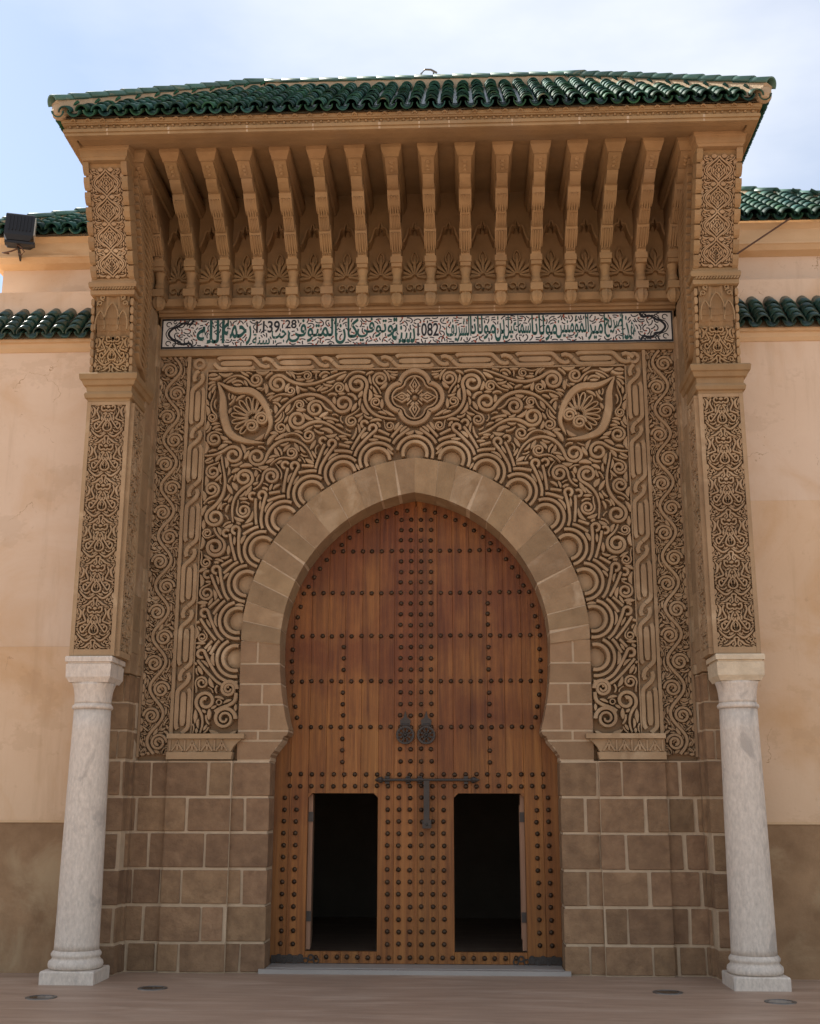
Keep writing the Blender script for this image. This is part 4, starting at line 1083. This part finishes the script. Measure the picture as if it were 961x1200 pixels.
bedm = MB()
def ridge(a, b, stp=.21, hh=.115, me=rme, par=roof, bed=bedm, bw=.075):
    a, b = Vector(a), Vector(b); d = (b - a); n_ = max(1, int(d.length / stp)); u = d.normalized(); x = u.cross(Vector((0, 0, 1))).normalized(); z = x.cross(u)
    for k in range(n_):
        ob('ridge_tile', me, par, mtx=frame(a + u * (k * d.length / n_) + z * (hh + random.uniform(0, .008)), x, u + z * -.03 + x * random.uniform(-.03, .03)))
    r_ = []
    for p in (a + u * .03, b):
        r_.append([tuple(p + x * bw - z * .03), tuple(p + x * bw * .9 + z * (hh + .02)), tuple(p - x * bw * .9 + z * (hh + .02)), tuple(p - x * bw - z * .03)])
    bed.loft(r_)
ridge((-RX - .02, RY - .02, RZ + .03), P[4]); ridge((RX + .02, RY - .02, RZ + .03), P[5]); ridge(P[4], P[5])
bo_ = bedm.obj('ridge_bed', 'tile_bed', roof); fix_normals(bo_.data)
for s in (-1, 1):   # lump of mortar closing the hip end
    MB().lathe([(.03, -.075), (.065, -.06), (.08, -.02), (.078, .04), (.05, .075), (.02, .085)], 12).obj('hip_end', 'tile_bed', roof, loc=(s * (RX + .0), RY + .0, RZ + .075), smooth=False)
fin = MB(); fin.tube([(-.09 + 0, 0, 0), (-.085, 0, .08), (-.04, 0, .135), (.03, 0, .13), (.10, 0, .085)], .012, 6); fin.tube([(-.05, 0, 0), (-.05, 0, .06), (0, 0, .05), (.03, 0, .0)], .008, 6); fin.tube([(.06, 0, .1), (.065, 0, 0)], .01, 6)
tag(fin.obj('ridge_hook', 'steel', None, loc=(.165, RY + RT, RZT + .15)), 'small bent grey metal hook standing on the roof ridge', 'hook')

# ------------------------------------------------------------------ marble columns
for s, lab in ((-1, 'white marble column on the left, its shaft streaked and pitted'), (1, 'white marble column on the right, its abacus yellowed')):
    t = thing('marble_column', (s * 3.178, -.70, 0)); tag(t, lab, 'column', 'marble columns flanking the gate')
    MB().rectloft(-.255, .255, -.255, .255, [(0.0, 0), (.105, 0), (.118, -.008)]).obj('plinth', 'marble', t)
    MB().lathe([(.235, .119), (.252, .135), (.256, .16), (.25, .185), (.232, .2), (.222, .21), (.222, .225), (.232, .235), (.234, .255), (.222, .272), (.212, .285)], 40).obj('column_base', 'marble', t, smooth=True)
    MB().lathe([(.210, .286), (.208, .34)] + [(.207 - .027 * (k / 10) ** 1.4, .34 + 2.19 * k / 10) for k in range(1, 11)], 40).obj('shaft', 'marble', t, smooth=True)
    MB().lathe([(.183, 2.531), (.197, 2.54), (.2, 2.555), (.195, 2.572), (.182, 2.58), (.182, 2.588)], 40).obj('necking', 'marble', t, smooth=True)
    # bell: round below, squarer above
    rings = []
    for k in range(9):
        u = k / 8; z = 2.589 + .20 * u; r = .178 + .022 * u ** 2; sq = u ** 1.5 * .55
        rg = []
        for j in range(40):
            a = 2 * math.pi * j / 40; c_, s_ = math.cos(a), math.sin(a); m_ = max(abs(c_), abs(s_)); rr = r * ((1 - sq) + sq / m_); rg.append((rr * c_, rr * s_, z))
        rings.append(rg)
    MB().loft(rings).obj('bell', 'marble', t, smooth=True)
    MB().rectloft(-.2, .2, -.2, .2, [(2.79, -.004), (2.80, .0), (2.84, .022), (2.965, .026), (2.968, .012), (2.985, .012), (2.988, .034), (3.03, .036), (3.042, .028)]).obj('abacus', 'marble' if s < 0 else 'marble_yellow', t)

# ------------------------------------------------------------------ doors
DY = .36
stud = MB().dome((0, 0, 0), .0255, .024, 10, 3)
stud.lathe([(.03, 0), (.03, .001)], 10) if False else None
stud_me = stud.mesh('stud', 'stud', True)
def zin(x): # inner arch height at x
    x = abs(x); return IC[1] + math.sqrt(max(0, IC[2] ** 2 - (x + .251) ** 2)) if x < 1.425 else 3.27
for s, lab in ((-1, 'left leaf of the studded wooden door with open wicket'), (1, 'right leaf of the studded wooden door carrying the bolt')):
    leaf = thing('door_leaf', (0, DY, 0)); tag(leaf, lab, 'door', 'leaves of the great door')
    edges = [.004, .232, .40, .585, .77, .955, 1.14, 1.335, 1.53]
    for a, b in zip(edges[:-1], edges[1:]):
        a2, b2 = a + .0007, b - .0007
        pieces = [(1.742, None), (.05, .163)] if .39 < a and b < 1.15 else [(.05, None)]
        for z0, z1 in pieces:
            xa, xb = s * a2, s * b2; yj = random.uniform(0, .004)
            za = min(zin(a2) + .08, 4.97) if z1 is None else z1; zb = min(zin(b2) + .08, 4.97) if z1 is None else z1
            if a > 1.3 and z1 is None: za = zb = 3.9
            m = MB(); ch = .0025
            m.add([(xa, .06, z0), (xb, .06, z0), (xb, .06, zb), (xa, .06, za), (xa, yj + ch, z0), (xb, yj + ch, z0), (xb, yj + ch, zb), (xa, yj + ch, za),
                   (xa + s * ch, yj, z0), (xb - s * ch, yj, z0), (xb - s * ch, yj, zb), (xa + s * ch, yj, za)],
                  [(3, 2, 1, 0), (0, 1, 5, 4), (1, 2, 6, 5), (2, 3, 7, 6), (3, 0, 4, 7), (4, 5, 9, 8), (5, 6, 10, 9), (6, 7, 11, 10), (7, 4, 8, 11), (8, 9, 10, 11)])
            o = m.obj('board', 'wood', leaf); fix_normals(o.data)
    # chamfer blocks in the wicket's top corners, frame edges
    for x0, x1 in ((.40, .445), (1.14, 1.095)):
        o = MB().prism_y([(s * x0, 1.742), (s * x1, 1.742), (s * x0, 1.695)], .004, .058).obj('corner_block', 'wood', leaf); fix_normals(o.data)
    # wicket leaf swung inwards
    wk = MB(); wk.add([], []); wk.box(-.022, .022, 0, .70, .175, 1.73); wk.box(-.034, -.0225, .08, .62, .28, 1.62)
    wo = wk.obj('wicket_door', 'wood_edge', leaf, loc=(s * 1.117, .07, 0), rot=(0, 0, R(5.5) if s < 0 else R(-3.2)))
    for zz in (.45, 1.45): MB().box(-.028, .028, -.012, .03, zz, zz + .1).obj('hinge', 'iron', wo)
    pos = set()
    def add_st(x, z):
        x, z = round(x, 3), round(z, 3)
        if abs(x) > inner_x(z) - .045: return
        if .385 < abs(x) < 1.155 and .15 < z < 1.76: return
        for (a, b) in pos:
            if abs(a - x) < .045 and abs(b - z) < .045: return
        pos.add((x, z))
    crow = [4.355, 3.885, 3.41, 2.92, 2.43]
    for z in crow:
        for k in range(13): add_st(s * (.055 + k * .1075), z)
    for x in (.055, .165):
        for z in (4.71, 4.595, 4.475): add_st(s * x, z)
        for a, b in zip(crow[:-1], crow[1:]):
            for k in (1, 2, 3): add_st(s * x, a + (b - a) * k / 4)
        add_st(s * x, 2.20); add_st(s * x, 2.07)
    for x in (.785,):
        ss = [(2, 3), (3, 4)] + ([(1, 2)] if s > 0 else [])
        for a, b in ss:
            for k in (1, 2, 3): add_st(s * x, crow[a] + (crow[b] - crow[a]) * k / 4)
        for k in (1, 2, 3): add_st(s * x, 2.43 - k * .122)
        if s < 0:
            for k in (1, 2, 3): add_st(s * x, crow[2] + (crow[3] - crow[2]) * k / 4)
    for z in (1.935, 1.815):
        for k in range(13): add_st(s * (.06 + k * .1165), z)
    for k in range(13):
        z = 1.695 - k * .1215
        for x in (.06, .178, .295): add_st(s * x, z)
        for x in (1.265, 1.39): add_st(s * x, z)
    for x in np.arange(.06, 1.1, .107): add_st(s * x, .108)
    for t_ in np.linspace(.05, 1, 19):
        x, z = inner_pt(t_); d = np.array((x + .251, z - 3.265)); d /= np.linalg.norm(d); add_st(s * (x - d[0] * .085), z - d[1] * .085)
    for z in (3.14, 3.02, 2.9, 2.77, 2.65, 2.53): add_st(s * (inner_x(z) - .075), z)
    for x, z in sorted(pos): ob('stud', stud_me, leaf, loc=(x + random.uniform(-.004, .004), .0015, z + random.uniform(-.004, .004)), rot=(0, random.uniform(0, 6), 0))
    # knocker: hanger plate and pierced rosette
    kx = s * .112
    kp = MB(); kp.add([], []); kp.prism_y([(kx - .05, 2.43), (kx + .05, 2.43), (kx + .056, 2.50), (kx + .02, 2.53), (kx, 2.60), (kx - .02, 2.53), (kx - .056, 2.50)], -.016, .0)
    kp.tube([(kx - .04, -.03, 2.45), (kx + .04, -.03, 2.45)], .014, 8)
    ko = kp.obj('knocker', 'iron', leaf); fix_normals(ko.data)
    rs = MB(); n = 16
    rs.ribbon(arc((0, 0), .088, 0, 6.2832, 33)[:-1], .010, .02, 0, True)
    for k in range(8):
        a = k * math.pi / 4; rs.ribbon(arc((.052 * math.cos(a), .052 * math.sin(a)), .027, 0, 6.2832, 13)[:-1], .0052, .018, 0, True)
        a += math.pi / 8; rs.dome((.074 * math.cos(a), 0, .074 * math.sin(a)), .010, .018, 6, 2); rs.ribbon(np.array([(.02 * math.cos(a), .02 * math.sin(a)), (.07 * math.cos(a), .07 * math.sin(a))]), .005, .014)
    rs.dome((0, 0, 0), .022, .03, 10, 3)
    rs.obj('rosette', 'iron', ko, loc=(kx, -.022, 2.345))
    # hinge strap at the foot
    hg = MB(); hg.box(*sorted((s * 1.16, s * 1.484)), -.012, .0, .055, .125)
    for k in range(9):
        x = 1.02 + .055 * k; hg.ribbon(arc((s * x, .075 + (.03 if k % 2 else 0)), .026, 0, 6.28, 12)[:-1], .007, .014, 0, True)
    hg.obj('hinge_strap', 'iron', leaf)
    if s > 0:
        bt = MB(); bt.tube([(-.36, -.045, 1.878), (.60, -.045, 1.878)], .015, 10)
        for x, d in ((-.36, -1), (.60, 1)): bt.tube([(x - d * .02, -.045, 1.878), (x, -.045, 1.878), (x + d * .025, -.045, 1.878), (x + d * .07, -.045, 1.878)], [.018, .036, .03, .006], 8)
        for x in (-.08, .045): bt.tube([(x - .035, -.045, 1.878), (x, -.045, 1.878), (x + .035, -.045, 1.878)], [.018, .032, .018], 8)
        for x in (-.30, -.08, .045, .53): bt.box(x - .022, x + .022, -.03, .0, 1.838, 1.918)
        b_ = bt.obj('bolt', 'iron', leaf)
        hp = MB(); hp.box(.085, .145, -.062, -.044, 1.44, 1.868); hp.box(.072, .165, -.068, -.012, 1.385, 1.47); hp.dome((.118, -.068, 1.425), .014, .012, 8, 2)
        hp.obj('hasp', 'iron', b_)
        MB().box(-.012, .012, -.012, .0, .06, 4.86).obj('meeting_strip', 'wood', leaf, loc=(-.0, 0, 0))
th = MB().rectloft(-1.485, 1.485, .02, .7, [(0, 0), (.035, 0), (.045, -.006)], yback=False).add([], [])
th.box(-1.54, 1.54, -.085, .012, 0, .042)
tag(th.obj('threshold', 'grey_stone', None, loc=(0, 0, 0)), 'grey marble threshold slab under the great wooden door', 'threshold')
# dim passage behind the door
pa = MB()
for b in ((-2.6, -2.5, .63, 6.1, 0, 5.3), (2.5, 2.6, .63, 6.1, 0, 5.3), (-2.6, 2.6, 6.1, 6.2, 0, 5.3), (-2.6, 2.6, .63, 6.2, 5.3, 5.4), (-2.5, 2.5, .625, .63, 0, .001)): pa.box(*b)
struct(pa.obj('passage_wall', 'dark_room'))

# ------------------------------------------------------------------ flanking walls
ctile = tile_mesh(.078, .07, .26, .014, 10, 'coping_tile', 'tile_old'); cpan = tile_mesh(.072, .072, .5, .012, 8, 'coping_pan', 'tile_old')
for s, lab in ((-1, 'beige plaster wall with tiled coping left of the gate'), (1, 'beige plaster wall with tiled coping right of the gate')):
    t = thing('boundary_wall', (s * 3.39, 0, 0)); tag(t, lab, 'wall', 'plaster walls beside the gate')
    def W(name, m, x0, x1, *r):
        a, b = sorted((s * x0, s * x1)); return MB().box(a, b, *r).obj(name, m, t)
    Xe = 16
    zs = 3.24 if s < 0 else 4.76
    W('wall_face', 'plaster', .0, Xe, -.16, .5, zs, 6.56); W('wall_face', 'plaster_low', .0, Xe, -.161, .5, 1.44, zs - .001)
    W('dado', 'dado', .06, Xe, -.175, .5, 0, 1.44); W('dado_rail', 'plaster_trim', .06, Xe, -.185, -.16, 1.441, 1.465)
    m = MB(); a, b = sorted((0, s * Xe)); m.prism_x([(-.17, 6.56), (-.20, 6.60), (-.205, 6.65), (-.235, 6.66), (-.235, 6.69), (.3, 6.69), (.3, 6.56)], a, b); o = m.obj('coping_moulding', 'plaster_trim', t); fix_normals(o.data)
    m = MB(); m.prism_x([(-.25, 6.691), (.12, 7.05), (.3, 7.05), (.3, 6.691)], a, b); o = m.obj('coping_bed', 'tile_bed', t); fix_normals(o.data)
    W('parapet', 'plaster', 0, Xe, .10, .55, 6.9, 7.42)
    cp = math.atan2(.36, .37); uv = Vector((0, math.cos(cp), math.sin(cp))); nv_ = Vector((0, -math.sin(cp), math.cos(cp))); sp_ = .185
    bed2 = MB()
    for k in range(14):
        x = s * (.05 + sp_ * k)
        for r in range(4):
            ob('coping_tile', ctile, t, mtx=frame(Vector((x + random.uniform(-.008, .008), -.29, 6.685)) + uv * (r * .135 + random.uniform(-.01, .01)) + nv_ * (.05 + .004 * r), (1, 0, 0), uv - nv_ * .1 + Vector((random.uniform(-.05, .05), 0, 0))))
        ob('coping_pan', cpan, t, mtx=frame(Vector((x + sp_ / 2, -.30, 6.685)) + nv_ * .06, (-1, 0, 0), uv))

# ------------------------------------------------------------------ rear block with its own hipped roof
for s, lab in ((-1, 'beige upper block with green roof behind the left wall'), (1, 'beige upper block with green roof behind the right wall')):
    t = thing('rear_block', (0, 0, 0)); tag(t, lab, 'building', 'upper blocks behind the gate')
    xo = 5.06 if s < 0 else 6.0
    def W(name, m, x0, x1, *r):
        a, b = sorted((s * x0, s * x1)); return MB().box(a, b, *r).obj(name, m, t)
    W('wall_face', 'plaster', 3.42, xo, .62, 6, 6.6, 7.95)
    c = MB()
    xa, xb = sorted((s * 3.41, s * xo))
    lv = [(7.951, .0), (7.965, .03), (7.99, .10), (8.04, .14), (8.05, .155), (8.075, .155), (8.08, .125), (8.24, .135), (8.30, .19)]
    c.rectloft(xa, xb, .62, 6, lv); c.obj('cornice', 'plaster_trim', t)
    rx, ry, rz, rtt, rzt = xo + .22, .40, 8.31, 2.2, 9.86
    pt = math.atan2(rzt - rz, rtt)
    r_ = MB(); Q = [(s * rx, ry, rz), (s * 3.3, ry, rz), (s * 3.3, ry + rtt, rzt), (s * (rx - rtt), ry + rtt, rzt), (s * rx, ry + 6, rz), (s * (rx - rtt), ry + 6, rzt)]
    r_.add(Q, [(0, 1, 2, 3), (0, 3, 5, 4)]); ro = r_.obj('roof', 'tile_bed', t); fix_normals(ro.data)
    uv = Vector((0, math.cos(pt), math.sin(pt))); nv_ = Vector((0, -math.sin(pt), math.cos(pt))); rt_me = tile_mesh(.085, .074, .32, .013, 8, 'roof_tile', 'tile'); rp_me = tile_mesh(.075, .075, .5, .012, 8, 'pan_tile', 'tile')
    sp_ = .195
    for k in range(int((rx - 3.42) / sp_)):
        x = rx - (k + .5) * sp_; lim = min(rtt, rx - x) / math.cos(pt)
        ob('pan_tile', rp_me, ro, mtx=frame(Vector((s * (x - sp_ / 2), ry - .05, rz)) + nv_ * .055, (-1, 0, 0), uv))
        for r in range(9):
            if r * .21 > lim - .05: break
            ob('roof_tile', rt_me, ro, mtx=frame(Vector((s * x, ry - .04, rz)) + uv * (r * .21) + nv_ * .045, (1, 0, 0), uv - nv_ * .06 + Vector((random.uniform(-.03, .03), 0, 0))))
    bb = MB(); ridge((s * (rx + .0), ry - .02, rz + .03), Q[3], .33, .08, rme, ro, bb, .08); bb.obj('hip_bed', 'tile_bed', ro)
    # flank tiles
    sd = MB(); uq = Vector((-s * math.cos(pt), 0, math.sin(pt))); nq = Vector((s * math.sin(pt), 0, math.cos(pt)))
    for i in range(22):
        y = ry + (i + .5) * sp_; lim = min(rtt, y - ry) / math.cos(pt)
        for r in range(9):
            if r * .21 > lim - .05: break
            m_ = frame(Vector((s * (rx + .04), y, rz)) + uq * (r * .21) + nq * .045, (0, s, 0), uq - nq * .06); sd.add([m_ @ v.co for v in rt_me.vertices], [tuple(q.vertices) for q in rt_me.polygons])
    stuff(sd.obj('flank_roof_tiles', 'tile', ro))

# ------------------------------------------------------------------ floodlight, cable, ground lights
fl_ = thing('floodlight', (-4.70, .12, 8.0)); tag(fl_, 'black square floodlight bolted to the cornice of the left rear block', 'floodlight')
h = MB(); h.loft([[(-w, y0, z) if i in (0, 3) else (w, y0, z) for i, y0 in enumerate((ya, ya, yb2, yb2))] for z, w, ya, yb2 in ((.0, .13, -.06, .10), (.06, .165, -.09, .13), (.36, .165, -.09, .06), (.38, .16, -.08, .05))])
ho = h.obj('housing', 'lamp_black', fl_, loc=(0, 0, .06), rot=(R(-14), 0, R(16)))
for k in range(7): MB().box(-.12 + k * .04, -.112 + k * .04, -.105, -.088, .12, .34).obj('cooling_fin', 'lamp_black', ho)
MB().box(.1655, .178, -.075, .05, .08, .35).obj('lens_rim', 'lamp_glass', ho)
MB().box(-.15, .19, -.07, .02, -.03, .0).box(-.01, .01, .0, .36, -.06, .0).obj('mount', 'lamp_black', fl_, loc=(0, 0, .06), rot=(0, 0, R(16)))
MB().tube([(.0, -.02, .04), (.0, -.03, -.03), (-.07, -.02, -.05), (-.16, 0, -.06), (-.20, .05, -.03), (-.19, .2, .03)], .010, 6).tube([(.0, -.02, .03), (.05, -.03, -.01), (.09, -.02, -.06), (.05, 0, -.09), (.0, .02, -.05)], .008, 6).obj('wire', 'cable', fl_)
cb = MB().tube([(3.37, .33, 7.612), (3.768, .35, 7.881), (4.40, .36, 8.315)], .011, 6).obj('cable', 'cable')
tag(cb, 'thin brown cable slanting from the gate to the right rear eave', 'cable')
spots = [(-3.15, -1.68, 'recessed ground light in front of the left marble column'), (-2.33, -1.10, 'recessed ground light between the left column and the door'), (2.31, -1.07, 'recessed ground light between the door and the right column'), (3.18, -1.55, 'recessed ground light in front of the right marble column')]
for x, y, lab in spots:
    t = thing('ground_light', (x, y, 0)); tag(t, lab, 'ground light', 'lights let into the paving')
    MB().loft([[(r * math.cos(a), r * math.sin(a), z) for a in np.linspace(0, 2 * math.pi, 28, endpoint=False)] for r, z in ((.135, 0), (.133, .006), (.105, .008), (.1, .003))]).obj('rim', 'steel', t)
    MB().lathe([(.099, .001), (.098, .0045)], 28).obj('lens', 'smoked', t)
